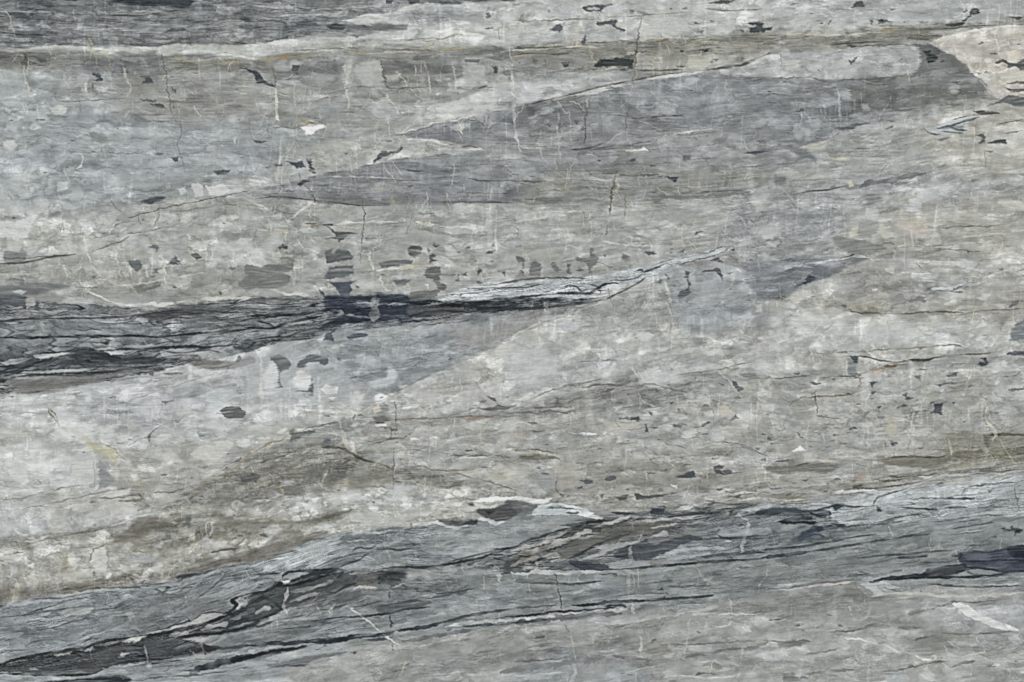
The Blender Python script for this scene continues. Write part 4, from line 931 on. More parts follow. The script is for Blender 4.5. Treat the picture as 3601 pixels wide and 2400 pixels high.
P 11 100,106,114 .85 2.5|1260,1010 1340,1000 1420,1002 1380,1052 1300,1062
P 11 94,94,96 .9 1.3|1830,1025 1863,953 1867,1018
P 11 92,92,92 .9 1.3|1905,962 1948,928 1942,972 1915,970
P 11 92,92,94 .9 1.3|2038,905 2080,908 2072,948 2040,972
P 11 100,104,106 .9 1.3|2220,922 2292,930 2292,970 2258,942
P 11 98,98,96 .85 1.5|2030,1013 2090,1030 2042,1052
P 11 86,90,90 .9 1.2|2110,772 2140,740 2200,733 2160,760
P 11 96,98,98 .85 1.2|2175,692 2202,663 2195,690
P 11 68,72,76 .92 1.3|375,132 430,88 482,98 410,145
P 11 72,76,80 .92 1.3|486,0 550,12 545,32 520,20
P 11 78,82,86 .85 1.5|230,134 292,142 250,150
P 11 78,80,82 .85 1.5|245,182 342,188 280,198
P 11 84,86,88 .8 1.5|490,62 552,52 540,68
P 11 112,112,110 .8 5|560,250 640,225 900,232 1060,270 1220,305 1190,328 980,322 760,298
P 11 106,106,102 .7 3|180,250 320,240 400,262 320,272
P 11 82,88,88 .85 1.6|580,1090 620,1120 632,1157 590,1142
P 11 56,60,74 .8 3|1120,1140 1400,1138 1412,1215 1300,1222 1130,1214
P 11 60,63,74 .93 3|1110,1250 1400,1238 1402,1335 1120,1322
P 11 50,53,64 .8 3|800,1275 900,1262 1060,1290 1092,1380 900,1402 760,1402 650,1442 560,1462 700,1382 810,1340
P 11 62,66,76 .9 2.5|860,1150 1060,1165 1085,1232 1000,1205 900,1190
P 11 56,60,76 .7 4|620,1150 800,1160 900,1230 820,1280 630,1290
P 11 92,90,90 .75 4|1410,1240 1600,1230 1850,1250 1900,1320 1700,1330 1410,1330
P 11 80,86,98 .9 1.6|830,1530 870,1508 1020,1493 1032,1520 950,1537 860,1550
P 11 74,78,90 .8 2.5|640,1500 750,1445 700,1500 720,1568 620,1560
P 11 160,160,155 .9 1.6|1430,1010 1540,990 1620,1000 1682,1092 1550,1122 1420,1110
P 11 225,226,226 .9 1.5|1555,1045 1585,1050 1580,1080
P 11 106,106,102 .85 3|1420,1120 1620,1105 1690,1110 1640,1170 1500,1200 1420,1190
L 11 208,204,188 .85 9|1040,740 1060,840 1085,915
L 11 196,190,166 .7 8|1070,920 1080,1080
L 11 160,160,158 .9 22|1092,1165 1098,1250 1085,1350 1080,1390
L 11 208,206,192 .8 6|1140,960 1180,1080 1240,1110
L 11 204,200,186 .7 5|1780,840 1770,920
P 11 190,190,178 .7 3|170,20 210,30 205,100 180,95
L 11 178,178,172 .6 7|205,80 200,190
L 11 180,178,170 .6 6|300,20 310,150
L 11 84,80,74 .85 4|980,215 978,300 1000,430 985,560 970,700 955,850
L 11 206,204,196 .85 7|520,280 440,350 350,420 300,470
L 11 200,198,188 .7 5|240,410 300,470 360,465
L 11 90,82,62 .8 6|510,215 545,250 540,300
L 11 190,180,140 .6 5|540,240 600,150
L 11 208,206,196 .8 7|700,500 860,480 1050,475 1300,470
L 11 212,206,188 .85 8|1480,480 1560,495 1640,498
L 11 206,204,192 .75 6|1640,498 1800,525 1980,520 2100,540
L 11 196,180,120 .8 6|50,602 200,570 260,555 300,545
L 11 176,148,90 .85 6|440,530 520,510 590,505
L 11 176,164,120 .7 5|1240,240 1270,300 1310,330
L 11 150,138,96 .7 4|1200,290 1280,260 1360,260
L 11 184,170,116 .7 5|1100,170 1200,165
L 11 196,190,150 .6 4|1190,560 1270,510
L 11 204,200,182 .8 7|350,850 360,950 335,1050
L 11 210,208,192 .75 6|385,635 420,700 480,720 600,765
L 11 206,206,198 .7 5|-10,305 60,330 130,370
L 11 206,206,198 .8 8|170,1090 260,1130 400,1135 490,1155
L 11 206,206,198 .6 5|0,540 100,555
L 11 84,82,76 .8 5|0,262 200,240 440,265 700,290 920,318 1150,325
L 11 80,80,80 .8 5|1380,-5 1450,5 1560,5
L 11 98,92,84 .7 4|1160,70 1300,85 1560,95
L 11 90,86,80 .75 4|1950,70 2100,95 2352,92
L 11 98,92,82 .7 4|1830,205 2100,210
L 11 80,84,88 .75 5|1680,290 1850,290 2100,290 2352,300
L 11 98,88,66 .8 6|450,490 560,488
L 11 70,74,70 .85 6|615,498 720,502
L 11 88,92,92 .7 5|1480,400 1650,395
L 11 196,196,190 .7 5|600,55 900,60 1100,65 1400,85
L 11 196,196,188 .6 5|680,150 900,175
L 11 206,206,198 .8 8|1100,918 1280,900 1480,880
L 11 178,166,130 .5 10|1300,910 1500,870 1640,860
P 11 196,196,192 .6 4|1230,975 1400,950 1560,945 1450,985 1250,990
P 11 186,190,190 .6 6|1000,640 1150,625 1120,660 1000,670
P 11 184,188,188 .6 8|1010,550 1130,545 1140,590 1010,600
L 11 40,42,46 .95 9|-100,1340 0,1332 180,1330 350,1325 500,1310 700,1280 830,1265
L 11 42,42,46 .95 8|-100,1440 0,1445 150,1450 300,1400 500,1360 650,1330
L 11 48,50,54 .9 7|0,1380 120,1410 180,1450
L 11 62,66,70 .85 5|300,1520 450,1470 600,1450 750,1400 900,1370
L 11 58,60,66 .85 6|0,1550 200,1530 400,1530
L 11 70,68,66 .8 5|0,1568 300,1560 560,1540
L 11 46,48,54 .9 8|1100,1230 1200,1200 1400,1215 1600,1225 1900,1240 2100,1225 2352,1225
L 11 48,46,48 .9 12|1650,1230 1850,1240 2100,1265 2352,1265
L 11 62,60,60 .85 7|1400,1340 1650,1290 1900,1300 2150,1290
L 11 92,90,86 .8 4|1400,1440 1600,1415 1850,1390 2000,1370
L 11 160,164,166 .8 7|660,1300 740,1330 790,1300 700,1285
L 11 166,170,172 .8 6|900,1210 1100,1225 1400,1228
L 11 156,160,164 .8 6|830,1330 950,1345 1060,1355
L 11 156,158,158 .7 7|1400,1370 1550,1355 1650,1370
L 11 178,178,170 .7 5|1540,1240 1700,1215 1900,1190
P 11 98,104,110 .6 6|1900,1370 2100,1350 2150,1380 2000,1395
P 11 170,174,176 .5 8|1050,1530 1200,1510 1220,1568 1040,1568
P 21 115,119,118 .93 1.2|588,790 640,808 700,806 724,796 718,740 728,712 758,735 746,762 790,790 782,850 740,892 722,942 700,940 705,892 660,842 590,830
P 21 114,116,115 .93 1.3|155,960 170,868 215,815 268,855 278,880 262,972
P 21 106,110,112 .92 1.3|50,960 95,908 112,940 106,972
P 21 98,102,106 .92 1.2|35,788 80,790 132,820 118,842 112,890 100,850 40,832
P 21 108,112,112 .92 1.3|358,870 378,838 452,920 420,937 370,902
P 21 104,108,108 .9 1.2|508,850 545,858 545,880 528,885 545,950 510,952
P 21 106,106,104 .9 1.3|1000,828 1022,765 1092,795 1060,822
P 21 94,100,104 .92 1.3|1195,745 1310,743 1325,775 1260,778
P 21 104,106,106 .85 1.6|1548,740 1590,722 1575,762
P 21 74,78,84 .9 1.2|1680,590 1700,562 1762,562 1705,585
P 21 98,100,100 .8 1.3|1160,680 1220,672 1200,685
P 21 98,102,104 .7 1.8|835,770 870,775 860,800
P 21 72,77,86 .92 1.2|1408,55 1500,65 1542,58 1500,108 1470,90
P 21 74,78,84 .88 2|1850,812 1900,803 1942,852 1880,832 1820,830
P 21 84,86,88 .88 1.6|1740,930 1840,905 1890,893 1932,935 1942,1012 1918,985 1880,930 1800,935
P 21 92,96,100 .92 1.3|1590,935 1632,933 1620,1000 1655,1050 1632,1090 1645,1125 1560,1168 1528,1150 1560,1100 1622,1082 1602,1000
P 21 92,94,94 .88 1.4|1420,960 1452,975 1440,1005
P 21 98,100,98 .85 1.5|1338,1030 1370,990 1372,1042
P 21 104,106,104 .8 1.5|1350,1135 1392,1133 1370,1148
P 21 108,108,104 .8 2|1975,938 2030,935 2000,948
P 21 112,110,104 .6 8|2010,760 2090,780 2080,840 1980,830
P 21 92,90,86 .8 1.6|2015,728 2050,722 2040,752
P 21 122,122,118 .85 3|185,300 220,255 300,245 450,250 452,292 320,318
P 21 124,122,116 .8 4|520,280 700,250 850,282 640,296
P 21 92,90,88 .85 2|0,92 150,95 320,100 200,116
P 21 112,112,106 .7 3|1300,270 1380,265 1360,300 1310,300
L 21 84,90,96 .75 7|930,50 1100,45 1350,42
L 21 86,90,94 .7 6|1700,210 1900,190 2160,180
L 21 104,106,108 .6 9|1350,240 1600,250 2000,215 2200,200
L 21 196,196,184 .7 5|190,290 210,245 280,235
L 21 196,196,186 .7 7|0,480 120,455 250,440 330,420
L 21 196,192,178 .6 6|420,350 560,375 800,370
L 21 62,64,68 .92 8|-200,1185 0,1172 350,1140
L 21 58,60,64 .92 9|350,1140 450,1130 620,1130 700,1128 780,1092 850,1050 930,1035 1020,1050
L 21 50,52,56 .92 11|-400,1215 -200,1210 100,1188 400,1182 560,1178
L 21 56,58,62 .9 8|-200,1255 0,1245 100,1218 300,1198 600,1190 800,1170
L 21 66,66,68 .85 9|-300,1290 0,1268 150,1275 300,1255 600,1225 860,1190
L 21 70,72,76 .88 6|480,1095 520,1060 600,1070 640,1110 700,1085
L 21 74,78,82 .85 6|-200,1055 0,1022 150,1000 400,985 700,995
L 21 80,82,86 .8 5|-400,1090 -100,1080 100,1075 300,1040
L 21 62,64,70 .9 8|1130,930 1190,915 1220,935 1280,910 1400,865
L 21 72,76,80 .85 5|900,1010 1060,1010 1180,970 1200,930
L 21 84,88,92 .8 5|1280,880 1400,840 1600,800 1780,760 1900,710
L 21 90,84,76 .85 6|850,1190 1000,1120 1150,1040 1230,980
L 21 92,90,88 .8 5|1460,870 1600,850 1760,810 1900,770 1990,715
L 21 70,74,80 .8 5|700,1040 800,1075 820,1130
L 21 182,188,190 .8 12|1430,850 1620,800 1800,770 1950,720
L 21 186,186,182 .8 6|700,1180 740,1150 900,1140
L 21 206,206,196 .8 6|820,645 950,670 1080,692
L 21 200,200,186 .8 5|480,760 510,700 545,690 640,720
L 21 190,190,182 .8 5|0,1525 130,1465 300,1380 500,1325 680,1262 900,1190
L 21 178,182,182 .8 24|315,1005 325,1080 305,1150
L 21 162,164,164 .6 14|305,1170 320,1260
L 21 204,200,184 .85 8|1395,960 1420,1060 1450,1160 1465,1220
L 21 190,186,176 .7 6|1430,1250 1470,1340 1490,1500
L 21 196,190,176 .6 5|1290,1150 1330,1350 1340,1500
L 21 200,194,180 .6 5|1220,1200 1260,1280
L 21 98,90,72 .85 7|970,0 935,130 912,290 900,420
L 21 98,88,66 .85 5|880,510 860,600
L 21 196,188,160 .8 9|965,90 970,210
L 21 120,110,80 .7 5|1040,200 1045,300 1040,440
L 21 196,196,176 .7 5|1975,400 1950,600
L 21 104,108,96 .6 4|650,360 670,490
L 21 186,176,120 .7 6|420,170 480,160 540,165
L 21 180,170,126 .7 5|1330,230 1345,270 1220,320
L 21 186,184,174 .7 6|2180,1420 2230,1340
P 21 180,184,186 .8 5|430,1410 520,1380 620,1390 600,1480 480,1490
P 21 184,184,180 .7 2.5|750,1350 810,1320 815,1380 780,1385
P 21 176,176,172 .7 5|990,1420 1060,1400 1050,1460
P 21 186,182,168 .7 4|1460,640 1560,630 1590,680 1480,690
P 21 178,174,166 .8 3|1290,1060 1370,1070 1370,1110 1300,1120
P 21 168,170,172 .6 6|1780,1000 1960,980 1970,1180 1680,1190
P 21 190,188,176 .6 8|2210,280 2320,250 2330,350 2240,380
P 21 196,194,184 .7 4|2240,1240 2300,1230 2300,1300 2240,1300
P 31 70,72,80 .93 1.5|360,970 392,963 458,990 430,1012 340,1042 245,1078 345,1018
P 31 74,78,86 .7 1.5|725,795 760,775 800,770 780,795
P 31 92,96,98 .8 3|675,850 745,845 700,868
P 31 122,128,134 .8 4|2130,1352 2222,1352 2180,1400 2140,1480
P 31 112,118,124 .85 4|2240,1540 2250,1450 2352,1365 2450,1370 2450,1568 2240,1568
P 31 98,102,104 .85 2.5|2215,1260 2245,1205 2310,1200 2290,1232
P 31 96,100,104 .6 5|65,40 170,50 170,130 60,130
L 31 74,76,78 .88 5|270,212 400,190 540,180 640,160 720,145
L 31 96,102,108 .8 14|850,150 940,110 1130,95 1280,60 1440,25
P 31 122,122,122 .85 6|940,230 1050,220 1040,280 960,340 900,330
P 31 194,192,180 .85 4|2115,285 2200,262 2352,290 2450,300 2450,350 2200,350
P 31 190,182,168 .8 7|1170,500 1300,440 1430,438 1480,560 1450,602 1350,590
L 31 200,160,150 .5 6|1260,510 1400,560 1460,640
P 31 182,182,165 .85 3.5|1020,545 1080,508 1150,560 1160,610 1060,632
P 31 196,190,174 .85 2.5|1085,890 1165,888 1172,952 1080,930
P 31 206,210,210 .85 2|958,1085 1010,1080 1005,1105 965,1105
L 31 196,202,208 .85 9|1510,1090 1650,1082 1760,1065 1860,1038
L 31 92,98,102 .7 5|1680,1100 1760,1075 1880,1020
P 31 190,188,178 .8 4|215,1160 270,1110 350,1105 362,1150 300,1200 215,1205
P 31 190,190,186 .75 10|190,1350 560,1335 570,1400 400,1500 200,1480
P 31 188,190,188 .7 16|900,1420 1200,1370 1330,1430 1300,1568 950,1568
P 31 152,153,148 .9 4|830,505 880,460 1010,468 1012,560 900,622 835,585
P 31 196,192,172 .8 3|780,520 830,500 820,590 740,630
P 31 184,190,192 .7 8|1380,200 1500,170 1600,280 1450,300
P 31 178,184,190 .6 8|1230,330 1400,310 1400,370 1280,370
P 31 176,178,150 .6 4|1190,240 1320,240 1230,290
P 31 120,122,118 .7 4|600,620 700,610 1060,690 1040,740 760,760 640,700
P 31 176,170,158 .6 5|860,1180 1080,1110 1100,1160 950,1220 860,1220
P 31 206,200,170 .8 3|730,100 770,95 790,145 750,155
L 31 206,204,196 .85 6|340,860 550,832 700,808 800,790 930,800
L 31 78,82,88 .85 5|720,800 800,770
L 31 104,94,72 .85 6|740,1270 800,1300 900,1310 1060,1310
L 31 96,90,78 .85 5|1080,1315 1300,1320 1420,1300 1800,1305
L 31 100,94,78 .7 4|1500,740 1640,725 1850,738 1950,745
L 31 98,96,84 .75 4|1560,530 1800,515 2000,510 2200,500
L 31 104,100,88 .7 4|1370,860 1440,910 1500,940
L 31 206,202,184 .7 6|1165,700 1170,860
L 31 206,202,190 .8 5|1665,800 1660,870
L 31 196,196,190 .6 6|1420,890 1480,940
L 31 206,202,190 .7 6|1200,700 1250,690
L 31 90,92,92 .7 5|1050,690 1100,665 1160,690
L 31 186,176,130 .5 8|720,1270 900,1240 1100,1270
L 31 92,86,72 .5 4|1900,1290 2200,1280 2352,1265
L 31 100,98,96 .7 5|1560,1100 1700,1110 1780,1120
L 31 112,110,106 .6 12|1270,1200 1400,1180 1450,1210
P 31 84,80,76 .8 2|1835,745 1865,740 1850,765
P 02 58,58,60 .75 3|620,140 720,105 800,92 950,100 1080,150 1250,140 1400,155 1620,182 1400,205 1150,195 1000,190 860,160 740,150
P 02 62,60,60 .8 3|880,110 1060,120 1120,170 1060,185 960,150
P 02 74,78,82 .85 3|60,260 250,190 400,170 600,160 700,165 640,220 450,215 300,240 150,268
L 02 56,58,62 .94 9|-200,225 0,208 100,190 250,165 400,120 600,105 900,80 1100,72 1500,60 1800,50 1860,62 2100,40 2352,10
L 02 58,60,64 .9 8|-100,300 0,292 130,280 200,260 300,215 450,170 600,150
L 02 56,56,58 .9 7|150,300 400,300 700,298 950,285 1100,270 1300,240 1450,225
L 02 66,68,70 .85 6|100,335 400,310 700,320 1000,300
L 02 74,76,80 .85 6|680,240 850,235 1000,235 1200,232
L 02 74,72,70 .85 5|700,220 1000,205 1300,205 1600,200
P 02 194,197,197 .92 1.6|310,128 500,112 642,110 560,135 400,160 320,160
P 02 206,208,206 .93 1.3|968,95 1080,85 1200,92 1130,122 1010,125
P 02 176,180,180 .9 2|190,290 500,262 812,255 770,275 500,290 300,298
P 02 186,188,184 .9 1.8|860,75 920,62 1100,60 1060,80 900,85
P 02 172,175,176 .85 3|1080,58 1200,38 1400,30 1440,50 1300,62
P 02 178,182,180 .85 1.8|0,195 120,165 300,150 250,180 60,225
P 02 168,172,172 .85 3|150,325 400,330 560,345 300,360 140,355
P 02 176,180,180 .7 2.5|1460,90 1560,70 1800,80 1900,110 1700,140 1500,150
L 02 70,74,76 .7 5|1500,90 1650,110 1900,85 2050,110
L 02 74,76,78 .7 5|1440,160 1650,130 1850,140
L 02 90,90,86 .8 4|950,310 1200,280 1400,245
P 02 60,58,54 .9 3|-60,345 0,340 70,345 42,380 -60,385
P 02 132,132,128 .9 5|130,360 1000,308 940,350 700,425 400,485 150,480
P 02 112,110,108 .8 5|130,380 500,360 860,350 700,410 400,430 150,430
P 02 88,92,94 .85 2|2160,190 2200,130 2230,160 2200,200
P 02 98,92,86 .7 4|1700,180 1900,170 2150,190 2300,140 2352,200 2150,250 1900,260
P 02 108,110,110 .9 1.8|1360,282 1412,268 1412,322 1380,318
P 02 120,124,124 .9 1.8|1010,375 1100,342 1300,325 1250,340 1120,355 1030,380
P 02 92,96,100 .8 3|1500,295 1620,290 1700,290 1600,310 1520,315
P 02 100,103,102 .93 1.6|2020,640 2085,600 2200,605 2262,652 2240,707 2080,714
L 02 116,118,116 .8 4|1970,668 2060,660
L 02 128,130,130 .8 3|2150,600 2200,580 2210,535
P 02 112,114,116 .9 1.2|1472,535 1500,555 1602,540 1520,582
P 02 128,136,136 .9 1.3|1810,845 1930,858 1840,893
P 02 148,150,152 .93 1.3|912,1095 950,1125 1002,1132 985,1190 1072,1290 980,1342 903,1370
P 02 136,138,140 .6 1.5|912,1180 990,1190 1050,1280 975,1335 905,1340
P 02 134,136,136 .85 1.4|1265,1118 1350,1083 1312,1112
P 02 126,128,128 .85 1.4|1820,1155 1912,1153 1870,1178
P 02 100,102,102 .85 1.5|1008,518 1062,520 1040,512
P 02 112,116,118 .8 1.4|2180,482 2222,480 2205,492
P 02 98,98,98 .92 1.5|2205,1252 2260,1240 2340,1208 2400,1240 2360,1298 2300,1290 2210,1335
P 02 108,108,104 .8 1.5|2200,1175 2260,1160 2290,1150 2280,1170
P 02 138,140,142 .8 2.5|345,1275 390,1290 375,1308
P 02 110,114,116 .8 1.4|820,1490 850,1460 885,1490
P 02 128,130,132 .7 3|150,1460 250,1440 200,1470
P 02 96,88,72 .8 1.5|1280,1410 1305,1420 1295,1450
P 02 130,134,136 .7 1.5|1595,1210 1640,1212 1610,1220
P 02 96,98,100 .85 2|70,505 130,505 110,520
L 02 116,118,116 .7 4|1070,940 1150,938
L 02 128,120,104 .75 4|890,900 950,950 1050,985 1100,1050 1160,1100
L 02 130,118,94 .75 5|1180,965 1270,910 1370,875 1450,790 1540,765
P 02 112,104,88 .85 1.5|1352,880 1392,868 1382,930 1365,925
L 02 128,132,130 .7 4|1090,740 1105,680 1150,625
L 02 144,140,130 .7 3|1200,560 1350,490 1550,430 1750,370 2000,290
L 02 104,92,62 .85 5|430,600 470,680 510,720 545,792
L 02 112,106,80 .8 4|450,620 510,680 540,750
L 02 184,180,150 .45 12|540,795 640,822 750,870 850,930 880,960
L 02 190,182,128 .75 7|880,1000 1000,1020 1040,1080 1080,1120
P 02 186,180,138 .6 6|780,880 900,960 1060,990 1060,1100 900,1040 820,990
L 02 186,178,140 .6 6|1130,1250 1200,1310 1330,1330
L 02 176,160,110 .6 5|1150,1180 1230,1290
P 02 190,190,184 .85 3|640,1160 690,1120 860,1098 880,1200 850,1300 750,1322 680,1290
L 02 140,140,134 .7 3|650,1230 655,1160 720,1110 850,1100
L 02 140,138,132 .7 3|860,1090 868,1360
P 02 194,196,192 .85 5|100,1180 180,1130 245,1150 242,1270 150,1290 100,1240
P 02 190,192,188 .7 8|560,1060 860,1070 800,1110 640,1160 560,1130
P 02 206,208,206 .92 1.4|2155,370 2200,325 2240,360 2238,410 2180,420
P 02 196,196,192 .6 2.4|2270,280 2352,180 2470,250 2450,400 2460,520 2352,505 2280,510
P 02 190,190,184 .8 4|1600,640 1750,605 1802,660 1640,682
P 02 192,192,184 .85 4|1750,1040 1900,940 2050,915 2152,950 1952,1142 1850,1090
P 02 182,182,178 .8 4|1570,1140 1620,1060 1722,1130 1650,1172
P 02 186,188,190 .7 6|1210,620 1280,580 1370,600 1360,700 1240,690
P 02 188,190,190 .7 6|480,620 620,650 700,680 690,740 560,740
P 02 176,184,188 .5 12|1800,480 2100,420 2200,520 2000,600 1850,580
P 02 186,182,172 .6 4|1150,760 1240,740 1250,810 1170,820
P 02 194,192,180 .6 10|0,820 250,780 400,850 200,900 0,900
L 02 124,120,112 .8 4|0,1450 180,1450 340,1405 640,1340 760,1320
L 02 128,120,104 .8 4|140,1550 400,1505 650,1455 880,1400 1180,1345
L 02 104,98,84 .85 5|880,1445 1080,1440 1270,1410
L 02 104,102,92 .8 8|1130,1420 1290,1405 1290,1460 1100,1470
P 02 200,202,198 .7 3|900,1430 1000,1390 1200,1360 1200,1405 1000,1440
L 02 186,182,176 .8 4|900,1120 912,1370
L 02 150,128,88 .85 6|1690,1480 1780,1370 1900,1310 2000,1250 2100,1210
L 02 168,142,94 .8 6|2100,1200 2220,1120 2300,1020 2352,990
L 02 110,104,90 .8 4|2010,1170 2100,1130 2200,1090 2220,1075
L 02 112,106,86 .8 4|1400,1390 1550,1390 1700,1355
L 02 206,204,196 .6 5|1710,1270 1700,1340 1720,1430
L 02 188,188,182 .6 7|1180,470 1185,900
L 02 206,206,198 .6 6|275,880 280,1000 320,1060
L 02 172,178,180 .6 5|400,520 600,480 860,380
P 02 190,192,188 .5 12|600,760 900,770 900,900 700,860
P o 164,169,172 .7 14|540,830 620,812 700,800 790,830 800,900 740,930 640,925 600,925 545,890
P 12 106,110,112 .94 1.4|128,160 200,128 262,140 322,205 300,250 240,272 213,345 200,232 160,190
P 12 102,106,108 .9 1.3|213,340 243,425 180,438 205,385
P 12 100,105,108 .94 1.3|383,212 500,123 600,140 640,150 662,132 660,217 600,210 560,190 480,200 450,235 385,242
P 12 98,102,104 .93 1.2|515,355 527,490 480,492 440,502 455,472 368,460 470,450 498,405
P 12 186,190,190 .9 2|455,475 490,470 480,500 450,500
P 12 104,108,110 .85 1.3|1770,130 1812,170 1770,188
P 12 92,98,102 .85 1.5|750,155 778,160 760,182
P 12 140,148,150 .85 3|820,200 870,162 905,200 880,232 830,232
P 12 108,108,106 .93 1.3|310,830 340,808 362,840 420,830 542,820 520,852 420,875 370,912 308,927 330,870
P 12 108,112,120 .93 1.4|650,892 682,905 685,965 605,968 608,930
P 12 106,104,100 .9 1.6|2120,510 2190,520 2235,590 2352,600 2400,590 2290,630 2150,642 2060,615 2205,602 2200,560
P 12 104,104,100 .8 6|310,1218 420,1205 500,1178 600,1200 622,1250 540,1262
P 12 104,102,98 .8 7|690,1190 760,1140 835,1150 832,1262 740,1290 640,1302
P 12 132,128,118 .75 8|850,1260 960,1250 1100,1200 1170,1195 1260,1280 1150,1330 950,1370 880,1350
P 12 146,144,138 .6 6|900,1140 1000,1150 1040,1230 920,1250
P 12 110,108,104 .7 4|160,1370 250,1330 430,1320 440,1390 300,1420 220,1400
P 12 122,122,120 .7 6|520,1340 640,1340 600,1420 520,1420
P 12 204,206,204 .85 6|60,330 80,270 150,200 210,270 205,410 110,430 80,400
P 12 212,213,209 .88 6|350,330 400,272 500,290 505,400 435,435 360,400
P 12 206,208,206 .92 2|590,442 640,400 752,420 742,482 640,492
P 12 206,206,200 .9 1.6|665,522 700,512 742,522 700,545
P 12 184,184,176 .85 2.4|778,650 860,638 900,680 850,722
P 12 192,196,196 .8 5|1030,385 1200,330 1210,250 1250,240 1300,300 1285,370 1150,432
P 12 184,186,182 .8 3|690,565 800,555 822,622 740,642
P 12 192,190,182 .8 4|2205,60 2352,25 2480,60 2440,130 2352,162 2220,132
P 12 198,190,166 .88 2.5|1070,640 1120,578 1145,632 1090,672
P 12 190,192,192 .7 4|160,650 280,660 210,740 80,700
P 12 186,186,180 .6 5|900,570 1000,555 980,600 900,630
P 12 196,192,170 .6 5|2170,330 2260,330 2230,400 2160,380
P 12 186,184,170 .7 3|560,-10 600,-10 590,10
P 12 182,182,176 .6 10|1480,480 1650,460 1640,560 1480,600
P 12 206,196,184 .85 2|872,930 905,930 915,1020 880,1022
L 12 206,196,180 .7 14|800,830 820,900 860,1010
L 12 190,186,176 .8 4|880,700 1000,640 1100,570 1250,520 1400,442
L 12 110,104,96 .6 4|1280,480 1420,400 1560,335
L 12 186,182,170 .7 4|1300,500 1420,430 1540,370
L 12 152,126,84 .88 6|-20,1020 100,950 240,910 310,850 420,815
L 12 112,100,76 .85 5|420,815 550,785 720,752
P 12 112,108,100 .8 2|680,750 740,735 755,750 700,760
L 12 206,204,192 .7 9|45,150 50,400 48,620
L 12 196,198,194 .6 7|320,350 305,750
L 12 206,206,198 .75 8|575,330 572,450 580,560 570,650
L 12 186,186,176 .7 8|650,560 740,650 770,720 790,830
L 12 196,196,188 .6 6|865,450 880,560
L 12 104,88,64 .8 5|905,670 900,720
L 12 98,92,82 .85 4|1280,560 1290,720 1290,870
L 12 92,86,74 .85 5|1280,970 1265,1060 1262,1240 1260,1440
L 12 176,160,130 .8 4|1290,600 1300,640
L 12 128,112,90 .85 5|1230,725 1450,718 1650,712 1760,710
L 12 110,96,80 .85 5|1780,700 1950,690 2150,690 2352,640
L 12 98,96,90 .85 5|1740,695 1880,660 2000,620 2080,612
P 12 142,126,110 .7 4|1890,710 2000,690 2180,690 2100,715 1950,745
L 12 176,164,110 .6 5|1580,430 1700,420 1800,380
P 12 225,226,220 .95 1.3|1418,896 1440,885 1505,905 1430,910
P 12 210,210,204 .95 1.2|1095,768 1120,762 1195,764 1190,785 1110,786
L 12 84,84,82 .85 5|1100,750 1190,750
P 12 96,94,90 .7 5|1080,700 1180,690 1230,720 1180,750 1090,745
L 12 92,88,80 .8 6|1080,790 1240,800 1240,880 1180,920 1050,945
L 12 92,90,86 .7 5|1000,930 1180,900 1350,890 1460,830
P 12 232,234,228 .95 1.4|995,1412 1030,1402 1072,1410 1040,1425
P 12 224,226,222 .94 1.8|1985,1478 2080,1440 2180,1432 2352,1440 2352,1455 2200,1470 2120,1485
L 12 196,198,196 .85 8|2000,1500 2150,1530 2352,1510
P 12 84,86,86 .9 2|1940,1500 1990,1490 2010,1510 1980,1520
P 12 82,84,86 .9 2.4|2110,1568 2150,1540 2352,1480 2352,1600 2110,1600
L 12 74,66,56 .88 9|600,980 700,975 800,990 880,1035 1000,1095 1100,1122
L 12 112,100,84 .8 5|1100,1122 1200,1150 1290,1200
L 12 72,68,60 .85 7|800,1125 840,1105 880,1090
L 12 102,94,80 .8 5|0,1130 150,1080 240,1060 400,1000
L 12 108,96,70 .8 5|640,1260 680,1180 720,1150
L 12 94,90,78 .8 5|740,1150 760,1220
L 12 120,112,94 .8 5|1440,1120 1600,1180 1750,1195 1900,1230 2050,1270
L 12 110,104,90 .85 6|2050,1270 2200,1310 2352,1362
L 12 148,118,84 .7 5|1740,1200 1800,1190 1980,1185
P 12 184,182,172 .7 4|1870,1200 2050,1190 2080,1250 1960,1240
P 12 184,178,160 .6 8|2080,1200 2352,1160 2352,1320 2180,1290
L 12 88,88,88 .75 5|1780,1050 1950,1055 2200,1050 2352,1078
L 12 206,206,200 .7 4|1900,1068 2150,1072
L 12 78,82,80 .7 5|1920,1010 2000,1000
L 12 186,184,176 .7 6|1300,1280 1480,1290
P 12 190,194,198 .6 6|1200,1330 1420,1320 1470,1360 1300,1400 1220,1390
P 12 188,190,186 .75 3|830,1380 960,1370 970,1500 860,1490
P 12 186,184,180 .8 3|700,1480 760,1440 800,1500 720,1530
L 12 186,170,130 .7 6|230,1290 240,1400 280,1568
L 12 190,186,170 .6 4|420,1330 490,1420
L 12 176,156,116 .6 6|820,1240 850,1300 800,1340 680,1350
L 12 196,190,170 .6 5|170,1350 240,1335 420,1310
P 12 196,200,200 .6 5|220,1285 340,1270 360,1300 250,1320
P 22 86,90,90 .93 1.2|985,716 1080,703 1160,688 1197,730 1150,737 1080,722
P 22 84,92,96 .93 1.2|1213,758 1242,758 1242,800 1262,842 1220,832 1230,795
P 22 84,90,90 .92 1.2|1462,765 1540,772 1570,758 1615,772 1540,792 1480,780
P 22 156,160,158 .9 1|1545,770 1580,767 1580,778
P 22 88,90,92 .92 1.2|1975,732 2040,705 2052,678 2095,717
P 22 98,98,96 .88 1.1|1685,798 1740,785 1790,743 1828,745 1770,782
P 22 92,98,104 .9 2|2018,365 2062,368 2090,418 2135,430 2090,475 2035,410
P 22 100,102,104 .75 2|1900,385 1960,400 1950,415
P 22 98,100,98 .9 1.2|948,582 1000,558 1028,570 1000,578
